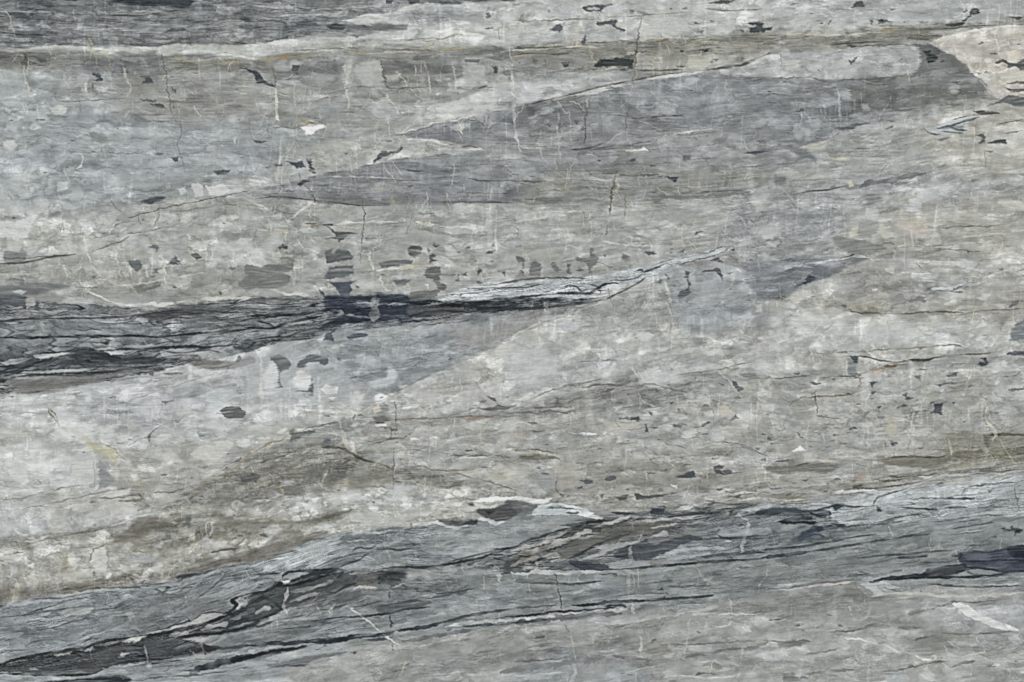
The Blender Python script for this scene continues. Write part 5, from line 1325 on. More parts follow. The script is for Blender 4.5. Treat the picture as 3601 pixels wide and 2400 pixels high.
P 22 92,92,90 .85 1.2|1060,490 1112,484 1090,495
P 22 92,92,90 .88 1.2|1263,655 1302,660 1280,688
P 22 92,96,98 .85 1.2|1422,570 1495,565 1450,575
P 22 94,94,94 .8 1.8|1755,598 1785,585 1812,600 1780,608
P 22 104,104,104 .9 1.3|378,605 402,585 410,518 432,530 440,570 450,598 535,602 530,612
P 22 90,90,88 .9 1.2|193,600 260,605 330,608 260,622 220,620
P 22 96,94,92 .85 1.6|790,462 860,455 890,435 938,438 890,470 830,472
L 22 104,104,100 .8 5|890,520 910,490 900,460
P 22 72,80,90 .85 2.5|1500,1255 1600,1210 1672,1193 1692,1252 1600,1260
P 22 88,88,88 .9 1.8|1850,1160 1900,1135 1962,1150 1920,1180 1955,1228 1870,1212
L 22 92,92,90 .85 5|1930,1230 2050,1215 2110,1212
P 22 84,86,84 .92 1.6|1130,1400 1200,1420 1452,1410 1300,1442 1140,1462
P 22 92,94,92 .88 2.2|940,1430 1070,1410 1055,1462 1000,1462
P 22 92,92,90 .85 1.8|435,1400 490,1412 480,1435 440,1432
P 22 88,88,86 .8 1.4|820,1410 845,1412 830,1450
P 22 90,92,94 .8 1.8|1555,1160 1590,1130 1660,1130 1590,1150
P 22 96,98,102 .8 1.5|1340,1190 1430,1185 1380,1200
P 22 98,102,108 .8 1.5|1265,1088 1352,1075 1300,1090
P 22 96,98,98 .8 1.5|1540,1065 1600,1068 1560,1075
P 22 98,98,98 .8 1.3|1955,1045 2020,1035 1990,1052
P 22 98,98,98 .8 1.3|1065,1350 1090,1352 1075,1372
P 22 98,98,98 .8 1.3|1160,1350 1200,1358 1180,1365
P 22 112,112,112 .8 2|1720,1330 1830,1360 1780,1380 1720,1370
P 22 100,106,110 .8 1.3|410,985 510,985 440,992
P 22 148,149,151 .9 1.8|185,1225 300,1215 412,1240 412,1365 260,1352 215,1290
P 22 96,96,98 .85 1.5|270,1218 350,1225 310,1235
L 22 90,84,76 .8 4|410,1270 415,1370 440,1400
L 22 104,104,104 .8 5|130,550 250,500 400,440 550,400 700,375 820,350
L 22 92,90,88 .85 6|640,430 760,405 900,402 960,408 1060,412
L 22 116,114,110 .7 5|1060,412 1150,430 1250,395 1400,425 1480,440
L 22 92,92,90 .8 5|1400,430 1540,455 1620,475
L 22 102,94,84 .85 6|-100,650 0,662 150,655 250,665 350,640 480,658 640,640
L 22 120,112,100 .7 4|300,620 480,580 700,490
L 22 104,104,104 .7 4|1490,318 1700,290 1900,262 2080,215 2200,192
L 22 112,116,120 .7 5|600,190 850,180 1000,170
L 22 104,100,92 .8 4|1840,920 2050,940 2200,985 2352,1065
L 22 120,112,96 .7 5|2080,955 2250,1020 2352,1060
L 22 84,84,84 .85 4|1405,935 1450,955 1530,962 1602,985
L 22 92,92,88 .8 4|940,945 1120,938
L 22 98,98,94 .8 5|140,835 300,832
L 22 110,104,86 .7 6|0,1100 200,1050 380,1065 450,1100
P 22 98,92,74 .6 5|60,1050 250,1040 400,1080 300,1100 100,1095
L 22 104,96,72 .7 5|0,1000 200,1000 420,1030
L 22 92,88,80 .7 5|600,1120 660,1125
P 22 236,238,238 .96 1.2|640,845 700,840 772,855 700,865
L 22 216,216,208 .85 6|530,840 600,850 680,862
P 22 185,182,170 .88 2|778,708 830,712 900,745 1000,755 1090,770 1170,772 1182,800 1060,810 1020,855 940,830 880,795
L 22 140,138,130 .7 3|850,730 900,790
L 22 140,138,130 .7 3|950,750 1010,810
P 22 190,182,166 .88 2.4|1900,600 1960,575 2030,640 2012,690 1930,680
P 22 186,184,176 .85 2|1910,782 2110,785 2100,860 1940,862
L 22 150,148,142 .6 4|1920,820 2100,810
P 22 182,182,178 .85 2.4|1440,662 1560,665 1642,715 1540,722 1450,702
P 22 176,176,168 .8 3|1530,600 1620,558 1610,640 1560,640
P 22 180,178,170 .7 3|1650,620 1720,610 1710,680 1650,670
P 22 190,186,176 .8 3|1760,660 1830,640 1850,690 1780,695
P 22 178,172,164 .75 3|240,570 290,545 310,590 260,605
P 22 190,190,182 .7 4|1910,275 2060,280 2120,330 1960,310
P 22 196,192,186 .7 6|740,265 900,240 1040,275 820,300
P 22 184,190,190 .7 8|1230,290 1500,280 1520,370 1240,350
P 22 206,208,206 .8 4|460,290 510,300 500,350 470,345
P 22 196,194,178 .7 3|90,340 210,330 210,390 110,380
P 22 182,186,186 .6 10|0,60 300,70 500,220 300,420 0,420
P 22 182,176,162 .6 6|380,1140 560,1130 590,1220 440,1240
P 22 176,172,162 .6 6|0,1130 150,1150 160,1300 0,1330
P 22 182,174,162 .6 5|430,1290 560,1270 620,1320 450,1380
P 22 196,194,184 .8 3|1160,275 1200,370 1230,378 1180,300
L 22 206,204,196 .7 6|1100,230 1130,290 1170,340
L 22 196,190,180 .7 5|1170,420 1180,620
L 22 200,190,176 .7 5|680,640 690,740 720,800
L 22 170,140,104 .7 5|100,790 110,880 130,950
P 22 186,176,160 .7 5|20,830 100,820 120,900 20,900
L 22 206,206,202 .7 6|1190,540 1250,580 1320,600
L 22 196,200,206 .7 6|1220,640 1380,610
L 22 200,200,196 .6 5|1900,270 2000,380 2130,540
L 22 190,190,186 .7 5|1400,1040 1500,1170
L 22 200,198,190 .7 4|1795,1060 1805,1320
P 22 206,208,202 .85 1.6|1470,1320 1530,1330 1510,1360
L 22 216,216,212 .85 6|1460,1315 1500,1350
P 22 214,216,216 .8 1.6|-30,1440 60,1425 150,1442 260,1455 350,1440 370,1450 320,1482 200,1500 130,1480 -30,1455
P 22 96,98,100 .82 5|-60,1470 60,1462 130,1482 200,1500 252,1502 190,1568 -60,1600
P 22 184,192,196 .9 2|190,1568 250,1508 400,1500 560,1515 700,1560 760,1600 190,1600
L 22 212,214,214 .7 7|240,1515 420,1500 600,1530 720,1565
L 22 84,88,92 .8 5|300,1540 450,1530 600,1555
P 22 72,74,86 .9 2.4|1270,1568 1290,1540 1400,1510 1420,1530 1380,1600 1280,1600
L 22 196,198,196 .85 10|1500,1560 1650,1520 1760,1500 1780,1510
L 22 90,86,78 .8 6|1750,1460 1900,1490 2000,1500 2200,1490
L 22 88,88,86 .8 6|1640,1510 1740,1540 1850,1530
L 22 206,204,192 .8 5|1950,1360 2050,1365
L 22 206,206,196 .7 6|2050,1400 2200,1390 2352,1400
L 22 206,206,196 .7 6|2070,1470 2200,1450 2352,1440
L 22 92,92,90 .8 6|1960,1440 2040,1430 2110,1450
L 22 92,92,90 .7 5|890,1492 980,1480
P 22 120,116,108 .6 6|1000,1300 1350,1290 1420,1330 1200,1350
P 32 72,82,86 .93 1.3|745,133 832,142 825,200 792,195
P 32 122,126,128 .8 4|740,150 820,205 810,330 740,310
P 32 84,92,94 .85 1.8|1295,172 1380,180 1440,172 1440,184 1340,190
P 32 74,80,86 .92 1.4|1932,212 1955,190 1990,200 1985,175 1955,165 2010,158 2018,212 1975,237
P 32 84,86,98 .9 1.8|2188,112 2260,95 2352,88 2450,88 2450,128 2352,132 2200,132
P 32 88,90,90 .92 1.2|1238,490 1262,472 1288,480 1288,510 1335,532 1290,540
P 32 84,86,86 .92 1.2|1198,618 1230,590 1262,580 1290,598 1230,608
P 32 84,88,93 .93 1.1|1528,577 1617,566 1600,610 1602,678 1503,658 1540,625
P 32 88,90,92 .9 1.2|925,375 1002,373 990,392 960,432 945,385
P 32 88,90,92 .9 1.2|950,465 992,460 985,490 965,488
P 32 86,88,90 .9 1.2|998,606 1045,597 1030,622
P 32 90,94,98 .88 1.3|1350,320 1414,318 1400,352 1375,348
P 32 88,90,100 .88 1.4|1625,318 1680,305 1742,282 1742,318 1660,332
P 32 92,94,98 .85 1.3|1528,398 1650,383 1585,422
P 32 92,96,100 .88 1.3|1695,560 1735,558 1712,595
P 32 84,84,84 .93 1.2|1125,922 1195,942 1152,962
P 32 86,86,86 .9 1.2|665,938 720,940 690,950
P 32 70,76,74 .92 1.1|273,845 292,850 325,890 310,895
P 32 84,84,84 .88 1.3|328,588 362,598 345,605
P 32 96,100,100 .85 1.6|595,350 627,344 618,366 590,362
P 32 84,90,100 .85 1.3|1378,265 1472,253 1440,272
P 32 88,90,90 .85 1.3|1835,425 1870,405 1908,412
P 32 84,90,92 .85 1.3|2208,448 2352,425 2450,420 2352,445 2250,460
P 32 98,100,102 .8 1.3|2265,322 2322,288 2290,320
P 32 98,98,98 .8 1.3|1010,770 1042,766 1020,776
P 32 78,76,76 .92 1.5|775,1332 850,1318 885,1328 820,1352 790,1350
P 32 88,84,76 .88 1.8|1018,1282 1250,1268 1200,1285 1080,1292
P 32 96,102,106 .8 2|385,380 420,370 450,390 410,400
P 32 98,98,96 .7 1.5|1080,945 1095,950 1090,975
P 32 100,96,80 .7 1.5|2230,762 2270,760 2250,768
P 32 96,96,88 .7 2|2280,1030 2352,1020 2352,1045 2300,1045
P 32 242,242,240 .97 1.2|213,1022 260,990 300,960 342,1000 290,1012
L 32 138,112,94 .6 5|840,300 930,275 1050,258 1080,235
L 32 160,138,112 .5 5|880,300 1020,275 1100,255 1250,215
L 32 120,84,56 .85 7|1060,240 1150,228 1280,210
L 32 206,176,146 .8 6|870,310 1000,280 1050,265
L 32 140,114,92 .6 5|750,350 830,340 850,285
L 32 196,190,176 .8 6|730,240 730,330 780,380
L 32 84,78,64 .88 6|1180,195 1330,180 1450,178 1560,150 1800,122
L 32 76,72,66 .88 7|1300,172 1450,172 1520,160
L 32 92,86,74 .85 5|1800,122 1950,120 2060,108
L 32 84,80,72 .88 5|820,138 920,150 1050,180 1220,198
L 32 112,106,90 .8 5|700,100 900,95 1040,80 1400,60 1650,38 1720,35 1850,75
P 32 104,100,90 .8 2.5|640,100 720,90 740,108 680,112
L 32 104,94,70 .88 6|870,445 820,470 750,490 600,508 450,512 320,520 260,545 200,600
L 32 104,100,84 .75 5|30,350 200,335 380,315
L 32 98,98,90 .7 5|470,335 700,325 850,340
L 32 92,88,80 .7 5|640,330 800,325
L 32 130,106,84 .6 5|840,340 850,400 830,430
P 32 150,150,142 .8 4|200,600 260,550 400,525 400,600 330,680 220,640
P 32 176,174,166 .8 4|460,520 640,510 720,505 560,620 460,670
L 32 88,82,66 .85 6|445,440 440,520 460,660
L 32 196,190,180 .8 6|390,30 400,120 430,210
L 32 104,98,88 .8 4|450,690 560,705 680,715
P 32 120,117,104 .8 4|1080,1070 1330,1063 1640,1063 1642,1120 1500,1150 1340,1162 1080,1132
L 32 88,82,68 .9 6|1100,1070 1350,1062 1550,1068 1650,1055
P 32 134,132,122 .5 14|1640,830 1780,870 2050,850 2352,855 2450,860 2450,940 2200,930 2050,972 1700,942 1620,900
L 32 84,80,66 .88 7|2000,865 2150,860 2352,862 2450,865
P 32 96,93,78 .75 4|1985,860 2052,878 2032,985 1990,950
L 32 128,124,104 .7 5|1600,860 1850,850 2000,870
P 32 180,176,156 .85 4|1120,690 1160,720 1190,770 1162,860 1090,872 1085,780
L 32 186,184,172 .7 4|800,785 1000,775 1300,778 1550,782
L 32 196,194,186 .8 6|1350,640 1330,720 1300,850 1305,900
L 32 98,98,94 .7 4|1310,900 1295,1000
L 32 196,192,172 .7 6|910,700 920,800 925,1010
L 32 196,196,186 .7 6|1070,510 1100,600
L 32 206,200,176 .8 8|1990,540 2010,640 2000,710 2060,790 2090,860 2060,940
L 32 196,188,160 .7 7|1860,620 1990,550
L 32 196,190,170 .7 8|1660,900 1680,980 1700,1050
L 32 200,196,184 .8 7|1885,235 1870,300 1850,345
L 32 176,140,96 .7 5|1350,1000 1355,1100
L 32 196,196,186 .7 7|500,840 530,940
L 32 186,184,170 .6 7|550,770 620,830 630,960
P 32 160,140,122 .7 5|1800,1110 1860,1100 1870,1160 1800,1170
P 32 160,140,126 .7 5|800,1220 880,1210 885,1290 810,1290
P 32 190,150,90 .8 1.8|545,1110 575,1108 575,1140 550,1140
P 32 206,208,210 .9 1.5|970,1115 1000,1112 1000,1130 970,1130
P 32 174,176,172 .85 3|1070,1140 1250,1150 1400,1180 1340,1210 1120,1200
P 32 104,102,96 .7 6|0,1140 220,1130 400,1120 620,1130 600,1190 300,1210 0,1200
P 32 128,124,112 .7 6|1000,1040 1080,1060 1090,1110 1000,1100
L 32 84,84,80 .85 5|50,1110 260,1090
L 32 84,82,76 .85 5|260,1145 380,1125
P 32 92,88,84 .8 3|0,885 40,890 30,910 0,905
L 32 206,208,206 .9 10|550,1390 750,1385 900,1372 1000,1370
L 32 176,180,178 .85 7|1030,1368 1200,1345 1400,1310 1560,1250
L 32 166,170,172 .8 9|0,1378 200,1375 400,1385 550,1392
L 32 178,182,184 .8 7|1550,1240 1800,1230 2100,1215 2352,1188
P 32 212,212,208 .85 2.5|1390,1250 1500,1235 1530,1242 1440,1270
L 32 96,90,78 .88 7|700,1370 900,1352 1050,1350 1300,1310 1350,1290
L 32 92,88,80 .8 6|1080,1250 1350,1245 1600,1215
L 32 96,96,96 .8 5|1850,1225 2050,1210 2352,1180
P 32 92,96,98 .8 3|1540,1320 1600,1290 1620,1310 1560,1325
L 32 72,78,82 .85 6|970,1500 1000,1450 1060,1420 1300,1350
L 32 56,62,68 .92 8|300,1568 480,1550 590,1515 700,1510 780,1525 980,1515
P 32 60,66,72 .9 2|590,1515 660,1508 720,1512 680,1530 620,1560
P 32 70,74,82 .9 3|-60,1545 200,1530 350,1550 560,1555 500,1600 -60,1600
P 32 64,70,76 .9 3|1000,1520 1040,1530 1050,1568 1010,1568
L 32 64,70,76 .9 7|1200,1530 1500,1545 1560,1542
L 32 66,72,78 .85 6|1640,1535 1840,1525
L 32 70,76,80 .88 7|1650,1445 1750,1450 1900,1445
L 32 84,88,90 .8 5|1300,1450 1550,1440 1700,1450
L 32 84,88,92 .8 5|1790,1410 1820,1360 2000,1320 2352,1290
L 32 92,94,94 .7 4|2230,1410 2352,1395
P 32 104,108,108 .8 3|2010,1370 2060,1375 2040,1400
L 32 92,92,92 .6 5|2270,1330 2290,1480 2320,1560
P 32 120,112,90 .6 6|0,1440 200,1420 380,1430 300,1480 100,1470
L 32 196,196,190 .7 6|0,1450 150,1465 350,1450
L 32 100,96,78 .8 5|0,1480 200,1500 400,1490
P 03 70,71,73 .6 4|-300,1440 0,1425 270,1368 500,1318 700,1275 850,1238 1100,1205 1320,1150 1500,1148 1700,1190 1850,1220 2010,1250 1850,1300 1700,1342 1450,1382 1200,1410 1000,1422 850,1482 720,1470 600,1492 250,1482 0,1475 -300,1480
P 03 92,92,92 .8 7|0,1440 200,1420 400,1430 330,1480 100,1475
P 03 96,97,96 .8 7|880,1300 1000,1250 1200,1240 1180,1300 1000,1340 900,1360
P 03 84,85,87 .8 5|1330,1180 1500,1180 1700,1230 1600,1300 1400,1340 1340,1280
P 03 86,84,84 .8 5|740,1400 850,1350 980,1410 860,1475 750,1460
P 03 128,132,134 .8 4|1600,1265 1680,1220 1760,1215 1790,1225 1650,1260
P 03 60,56,56 .92 1.8|1870,1215 2025,1255 1930,1300 1880,1318
P 03 204,205,196 .95 1.3|1113,1202 1180,1165 1240,1155 1320,1146 1280,1185 1180,1206
P 03 192,192,184 .93 1.5|490,1318 560,1302 662,1288 640,1312 530,1328
P 03 196,196,188 .93 1.3|2158,872 2190,832 2240,840 2190,900 2150,905
P 03 200,201,198 .95 1.3|1093,1335 1125,1300 1182,1303 1140,1338
P 03 222,223,220 .95 1.1|968,615 990,580 1020,568 1022,580 980,618
P 03 190,190,184 .9 1.3|2148,805 2180,788 2215,780 2180,820
P 03 178,178,172 .9 1.5|720,1270 850,1250 830,1275 740,1280
P 03 176,178,174 .88 1.5|930,1235 1020,1210 1060,1205 980,1240
P 03 184,184,178 .85 1.5|270,1440 330,1435 340,1455 280,1455
P 03 182,184,182 .8 2|1480,1130 1500,1115 1530,1130 1500,1145
L 03 44,44,46 .95 10|-200,1430 0,1405 70,1380 130,1362 400,1310 600,1275 760,1260 850,1225 950,1195 1100,1170 1300,1138
L 03 40,42,44 .95 12|1300,1138 1400,1128 1550,1108 1700,1075 1850,1040 2000,985 2080,940 2150,895 2170,850 2130,820 2200,780 2352,740
L 03 46,46,46 .92 9|850,1225 900,1250 1100,1215 1110,1180 1200,1160
L 03 48,48,50 .92 10|1340,1160 1400,1135 1500,1130 1550,1160
L 03 60,62,62 .85 5|0,1425 250,1400 270,1350 300,1375
L 03 58,60,62 .88 6|640,1310 700,1290 850,1300
L 03 56,58,60 .9 5|1400,1100 1500,1080 1720,1010 1760,1010 1850,950 1950,925 2090,935
L 03 56,56,58 .9 5|1700,965 1730,990 1740,1010
L 03 62,66,68 .85 4|1200,1090 1250,1095 1280,1115
P 03 172,174,170 .85 2.5|1760,1000 1860,950 1960,935 2080,940 1950,985 1850,1030 1740,1050
L 03 190,188,180 .85 6|1350,1120 1500,1090 1700,1040 1850,1020
L 03 84,86,86 .88 6|-300,885 0,872 130,845 220,815 400,800 600,772 850,708 1000,703 1200,695 1300,690 1500,660 1650,640 1700,602 1850,580 2000,528 2200,490 2352,475
L 03 76,76,76 .88 8|1610,605 1700,600 1830,575 1980,535
P 03 64,66,68 .9 2|1610,610 1650,580 1760,570 1850,555 1700,605
P 03 56,56,56 .93 1.2|1283,660 1320,632 1340,630 1325,650
P 03 74,66,62 .85 1.4|2170,450 2210,440 2215,460 2180,462
P 03 92,92,88 .8 1.4|860,545 885,570 865,590
P 03 84,86,84 .85 1.4|1105,655 1120,660 1118,690
P 03 92,98,104 .8 1.5|1270,472 1310,478 1420,470 1330,490
L 03 104,110,112 .7 4|1300,480 1380,570 1390,600
L 03 104,104,98 .7 4|990,300 990,420
L 03 176,180,182 .8 14|0,905 100,850 220,832 400,820 700,770 850,735 1000,720 1200,715
L 03 166,170,174 .7 12|1300,700 1500,672 1700,640 1900,580 2100,520 2300,500
L 03 72,78,82 .75 5|0,970 200,960 280,925 500,860 700,800 870,800
L 03 74,80,84 .75 5|150,960 280,940 400,920 700,880 860,880
L 03 78,82,86 .7 4|240,1110 400,1080 560,1050 700,1000 1000,960
L 03 80,84,88 .7 4|0,1120 200,1100 300,1080
L 03 80,84,88 .7 4|220,1260 300,1200 420,1180 560,1175 640,1210
L 03 78,80,84 .7 4|50,1275 250,1270
L 03 78,82,86 .7 5|400,790 550,800 700,770 900,740 1100,735
L 03 78,82,86 .7 4|1300,790 1500,740 1700,700 1800,690
L 03 78,84,90 .75 4|1780,830 1850,770 1960,690 2060,600 2200,590 2240,560
L 03 82,86,90 .7 4|1300,1000 1500,985 1700,960
L 03 86,90,92 .7 4|1140,930 1200,980 1130,1000 1240,930
L 03 78,82,86 .7 5|1900,740 2000,650 2100,620 2250,600
P 03 168,170,170 .88 2|530,930 650,880 850,878 870,890 800,940 600,968
P 03 182,184,182 .88 1.8|1095,800 1130,770 1190,758 1215,775 1160,800
P 03 166,168,168 .7 2.5|1150,930 1210,920 1240,960 1190,1000
P 03 176,180,184 .7 3|2040,690 2120,640 2200,650 2180,690 2060,700
P 03 62,64,66 .9 4|1550,1140 1700,1120 1900,1060 2100,980 2180,910 2240,880 2352,840 2400,830 2400,950 2352,1060 2200,1100 1850,1140 1650,1148
L 03 184,184,182 .88 12|1560,1140 1660,1125 1740,1120
L 03 170,170,170 .85 12|1850,1085 1950,1060 2060,1030 2090,1020
L 03 160,160,162 .85 10|2110,1000 2200,960 2290,920 2352,880
L 03 136,140,142 .85 7|1700,1130 1900,1100 2100,1080 2352,1000
L 03 44,46,48 .9 9|1600,1170 1800,1130 2000,1120 2352,1050
L 03 72,76,78 .9 8|1940,1240 2050,1255 2200,1240 2352,1225
L 03 66,70,72 .8 5|1600,1160 1750,1200 1850,1210
L 03 178,182,182 .85 10|-200,1500 0,1495 300,1500 600,1520 800,1500 950,1480 1250,1440
L 03 48,50,52 .92 9|0,1490 300,1495 520,1505 700,1502 850,1490 940,1450
L 03 166,170,170 .85 9|1000,1430 1300,1405 1450,1390 1700,1350 2000,1320 2352,1280
L 03 68,70,72 .85 6|1200,1425 1500,1385 1700,1360
P 03 50,53,57 .9 4|380,1575 700,1540 900,1520 1140,1515 1200,1560 1000,1600 380,1610
L 03 50,54,58 .92 22|1750,1480 1850,1440 1980,1400 2150,1360 2352,1310
L 03 82,86,90 .85 6|1300,1520 1600,1470 1800,1455
L 03 84,88,92 .8 6|1200,1560 1500,1520 1900,1490 2352,1420
L 03 160,164,166 .8 9|1130,1530 1400,1490 1700,1460
L 03 196,196,190 .75 6|1320,1220 1340,1300 1365,1390
L 03 200,200,194 .75 5|1850,1220 1870,1270 1915,1305
L 03 190,190,186 .6 4|1750,1270 1810,1340
P 03 176,180,182 .8 3|1340,1410 1380,1395 1400,1425 1360,1440
L 03 180,176,150 .6 6|560,480 580,420 600,390 640,460 750,500
P 03 150,136,104 .6 5|570,500 580,410 610,420 640,500 600,520
L 03 120,106,80 .8 5|40,410 120,385 230,370
L 03 112,108,96 .8 5|0,285 200,272 400,260 600,215 850,180 1050,130 1150,110
L 03 206,206,198 .7 6|140,265 280,275 420,245
L 03 206,208,206 .7 6|1000,140 1100,110 1250,50 1400,20
P 03 196,196,190 .8 3|830,420 870,370 970,330 980,540 900,540 840,480
L 03 112,104,88 .7 5|820,470 850,370 900,330 980,300
P 03 110,104,92 .7 6|1140,180 1300,60 1450,40 1400,150 1200,260 1000,290
P 03 104,100,92 .7 6|1380,110 1500,70 1650,150 1620,200 1400,180
P 03 96,98,98 .75 4|1700,40 1760,30 1750,140 1700,120
L 03 196,206,208 .7 6|1890,180 1890,110 1930,100 1960,180 1920,230
P 03 176,178,180 .8 3|1850,250 1900,225 1940,260 1930,340 1860,340
P 03 196,196,190 .8 4|1950,290 2000,260 2100,270 2080,310 1990,330
P 03 182,184,182 .7 4|1420,320 1470,300 1480,330
P 03 178,176,168 .7 5|480,10 560,60 520,200 440,190
P 03 186,192,196 .6 6|300,60 400,100 400,200 310,180
P 03 150,158,166 .6 8|1200,420 1350,400 1500,430 1400,460 1200,450
L 03 84,78,70 .75 6|1930,380 2050,350 2200,340
P 03 98,92,84 .7 6|1700,520 1900,480 2100,400 2352,350 2352,440 2100,480 1800,545
P 03 128,124,112 .8 6|1980,110 2200,70 2352,100 2352,150 2100,150 1990,150
L 13 40,42,44 .95 9|240,610 260,575 330,555 450,545 600,535 700,528 780,535 880,555
L 13 46,48,50 .93 10|300,640 380,625 430,590 520,570 700,560
L 13 46,46,48 .93 11|-100,800 0,752 80,735 200,680 260,690 400,660 600,600 800,560
L 13 60,62,64 .85 6|0,580 150,570 240,560
L 13 58,60,62 .88 7|350,740 480,680 640,640 800,590
L 13 70,72,72 .85 7|340,760 600,700 750,650 860,620
P 13 236,238,236 .97 1.2|243,642 285,628 312,632 310,650 262,662
P 13 52,48,48 .92 1.6|170,690 200,655 250,650 240,680
P 13 60,62,64 .88 3|420,600 500,560 680,535 750,535 700,560 560,590 440,620
P 13 156,160,160 .85 2|290,620 330,580 420,560 480,560 400,600 320,625
P 13 82,84,84 .85 4|-60,770 100,740 240,690 400,680 600,620 760,570 870,560 940,590 860,690 700,720 600,760 380,870 270,862 240,900 100,960 -60,1000
L 13 148,150,150 .85 9|300,740 450,720 600,680 740,620
L 13 152,154,154 .85 9|280,840 380,810 480,770 620,740
L 13 128,126,122 .8 7|400,860 560,800 740,750
L 13 176,178,178 .85 11|0,940 80,890 140,880
L 13 62,64,66 .88 10|-60,860 40,800 130,810 220,880 260,910
L 13 58,60,62 .88 9|-60,1005 60,980 160,940 240,900
L 13 70,68,66 .8 8|0,1060 60,1045 150,1010
L 13 56,54,54 .95 8|1080,540 1180,520 1350,505 1500,512 1700,492 1850,470 1920,455 2060,430 2200,375 2352,335
L 13 176,176,170 .85 9|870,570 1000,555 1100,535 1180,512
L 13 186,186,180 .8 6|1180,512 1300,500 1380,498
P 13 64,66,68 .9 9|1150,560 1250,525 1400,518 1385,600 1260,665 1180,640
P 13 84,84,82 .7 6|1380,520 1650,510 1700,530 1420,560
P 13 112,110,102 .85 3|930,650 1000,600 1090,565 1120,650 1060,680 950,680
L 13 92,90,84 .8 7|740,690 860,650 940,640 1000,580
P 13 98,102,102 .8 5|640,800 750,740 960,720 980,790 900,820
L 13 196,194,182 .85 8|880,712 1000,690 1130,705
L 13 178,180,178 .85 5|1250,700 1340,670 1400,650
L 13 90,92,94 .8 5|1000,720 1250,718 1400,700 1500,680
P 13 150,154,154 .8 8|980,780 1200,740 1240,820 1000,830
L 13 48,50,52 .92 8|800,970 1000,962 1200,935 1400,895 1600,878
L 13 60,62,66 .85 5|500,1010 700,980 850,965
P 13 88,90,94 .85 5|1120,870 1350,835 1600,830 1560,860 1400,905 1150,930
L 13 70,74,76 .85 6|1100,880 1350,830 1560,820
L 13 66,70,74 .85 6|1560,800 1750,770 1850,740 2000,710
P 13 92,96,100 .85 4|1780,660 1880,630 1900,640 1820,670
P 13 84,88,92 .8 4|1800,740 1900,700 2000,705 1880,775
L 13 80,84,86 .85 7|260,1080 380,1070 480,1060 500,1048
P 13 78,80,84 .85 3|540,1010 640,1000 680,1015 620,1035
L 13 166,168,168 .7 8|240,1000 400,985 600,985
L 13 216,212,202 .92 6|808,848 870,890 960,962 1010,990 1100,1062 1150,1110 1210,1160 1310,1215 1335,1215
L 13 196,192,182 .75 4|720,860 690,900 670,935
L 13 64,68,70 .85 5|1240,725 1225,800 1218,860
L 13 62,62,60 .9 6|1225,950 1240,1010 1248,1080
L 13 84,88,88 .75 4|1250,1100 1252,1170
L 13 78,82,82 .8 4|1258,1210 1262,1285
P 13 42,44,48 .95 4|-200,1340 0,1300 120,1265 280,1240 460,1228 380,1270 200,1305 0,1345 -200,1385
L 13 176,180,180 .9 9|-200,1320 0,1287 200,1245 400,1220 700,1170 900,1140
L 13 56,60,64 .92 14|-100,1230 0,1225 150,1212 300,1210 500,1190 700,1180 1000,1140 1150,1120
L 13 50,54,60 .9 14|500,1205 700,1195 900,1155 1150,1128 1300,1095
L 13 54,58,62 .92 14|1250,1090 1400,1080 1550,1060 1700,1025
L 13 72,72,70 .88 9|1700,1020 1900,970 2100,930 2352,895
L 13 68,74,78 .88 9|1900,1055 2050,1045 2200,1040
L 13 196,198,196 .92 10|1750,1055 1950,1025 2150,1005 2352,998
L 13 150,154,154 .85 8|900,1150 1200,1095 1500,1040
L 13 96,100,104 .8 12|1350,1200 1700,1130 2000,1090
L 13 62,68,74 .75 9|1000,1180 1200,1170
P 13 112,114,118 .88 3|110,1412 250,1385 400,1340 600,1310 820,1288 822,1300 700,1332 560,1360 450,1412 300,1422 160,1432
P 13 90,92,98 .85 2|200,1420 300,1402 450,1405 440,1425 330,1425
P 13 84,88,90 .9 1.5|870,1290 932,1288 900,1308
P 13 78,82,86 .92 1.8|1790,72 1860,90 1872,132 1808,112
P 13 92,92,90 .85 5|1680,70 2030,75 2035,108 1850,135 1690,100
P 13 70,72,76 .9 2.4|1950,85 2035,78 2035,112 1880,130
P 13 88,84,82 .9 3|2030,-20 2352,-30 2400,20 2352,62 2200,92 2110,55
P 13 50,52,58 .85 3|2110,0 2200,0 2150,30
L 13 196,198,198 .85 8|1330,180 1420,130 1600,105 1680,108 1820,150 1950,130
L 13 196,200,202 .85 10|2020,70 2120,75 2200,105 2300,90
L 13 108,104,98 .7 10|1200,155 1400,150 1430,120
P 13 170,174,176 .7 10|-40,480 200,450 400,360 620,240 760,225 720,330 600,400 400,440 200,480
L 13 196,198,196 .8 8|800,220 950,200 1150,190
L 13 200,200,194 .7 5|820,270 950,265 1060,250
L 13 64,70,76 .8 5|790,520 800,490 860,470 960,440 1000,400 1080,370
L 13 68,74,78 .8 5|890,360 940,330 1050,340 1130,290 1170,295
L 13 68,72,76 .8 6|1080,350 1250,345 1300,360 1440,340 1600,390
L 13 72,78,82 .75 5|1250,320 1480,300 1500,330
L 13 78,82,86 .7 4|1730,400 1900,445 2000,420
L 13 70,74,78 .85 5|1700,480 1900,430 2100,380 2352,320
L 13 78,82,86 .7 4|1370,170 1600,140
L 13 196,196,200 .75 9|300,700 260,850 290,950
L 13 190,190,184 .6 5|200,960 195,1070
P 13 178,178,170 .9 2|2205,580 2240,568 2262,582 2250,610 2235,655 2222,610
L 13 160,162,162 .5 6|2225,660 2220,840
L 13 170,160,130 .7 6|265,100 270,300
P 13 118,112,104 .85 4|440,240 560,190 660,175 640,230 520,270 430,300
P 13 122,118,110 .8 5|0,380 100,290 260,180 420,180 420,280 270,380 60,450 -60,460
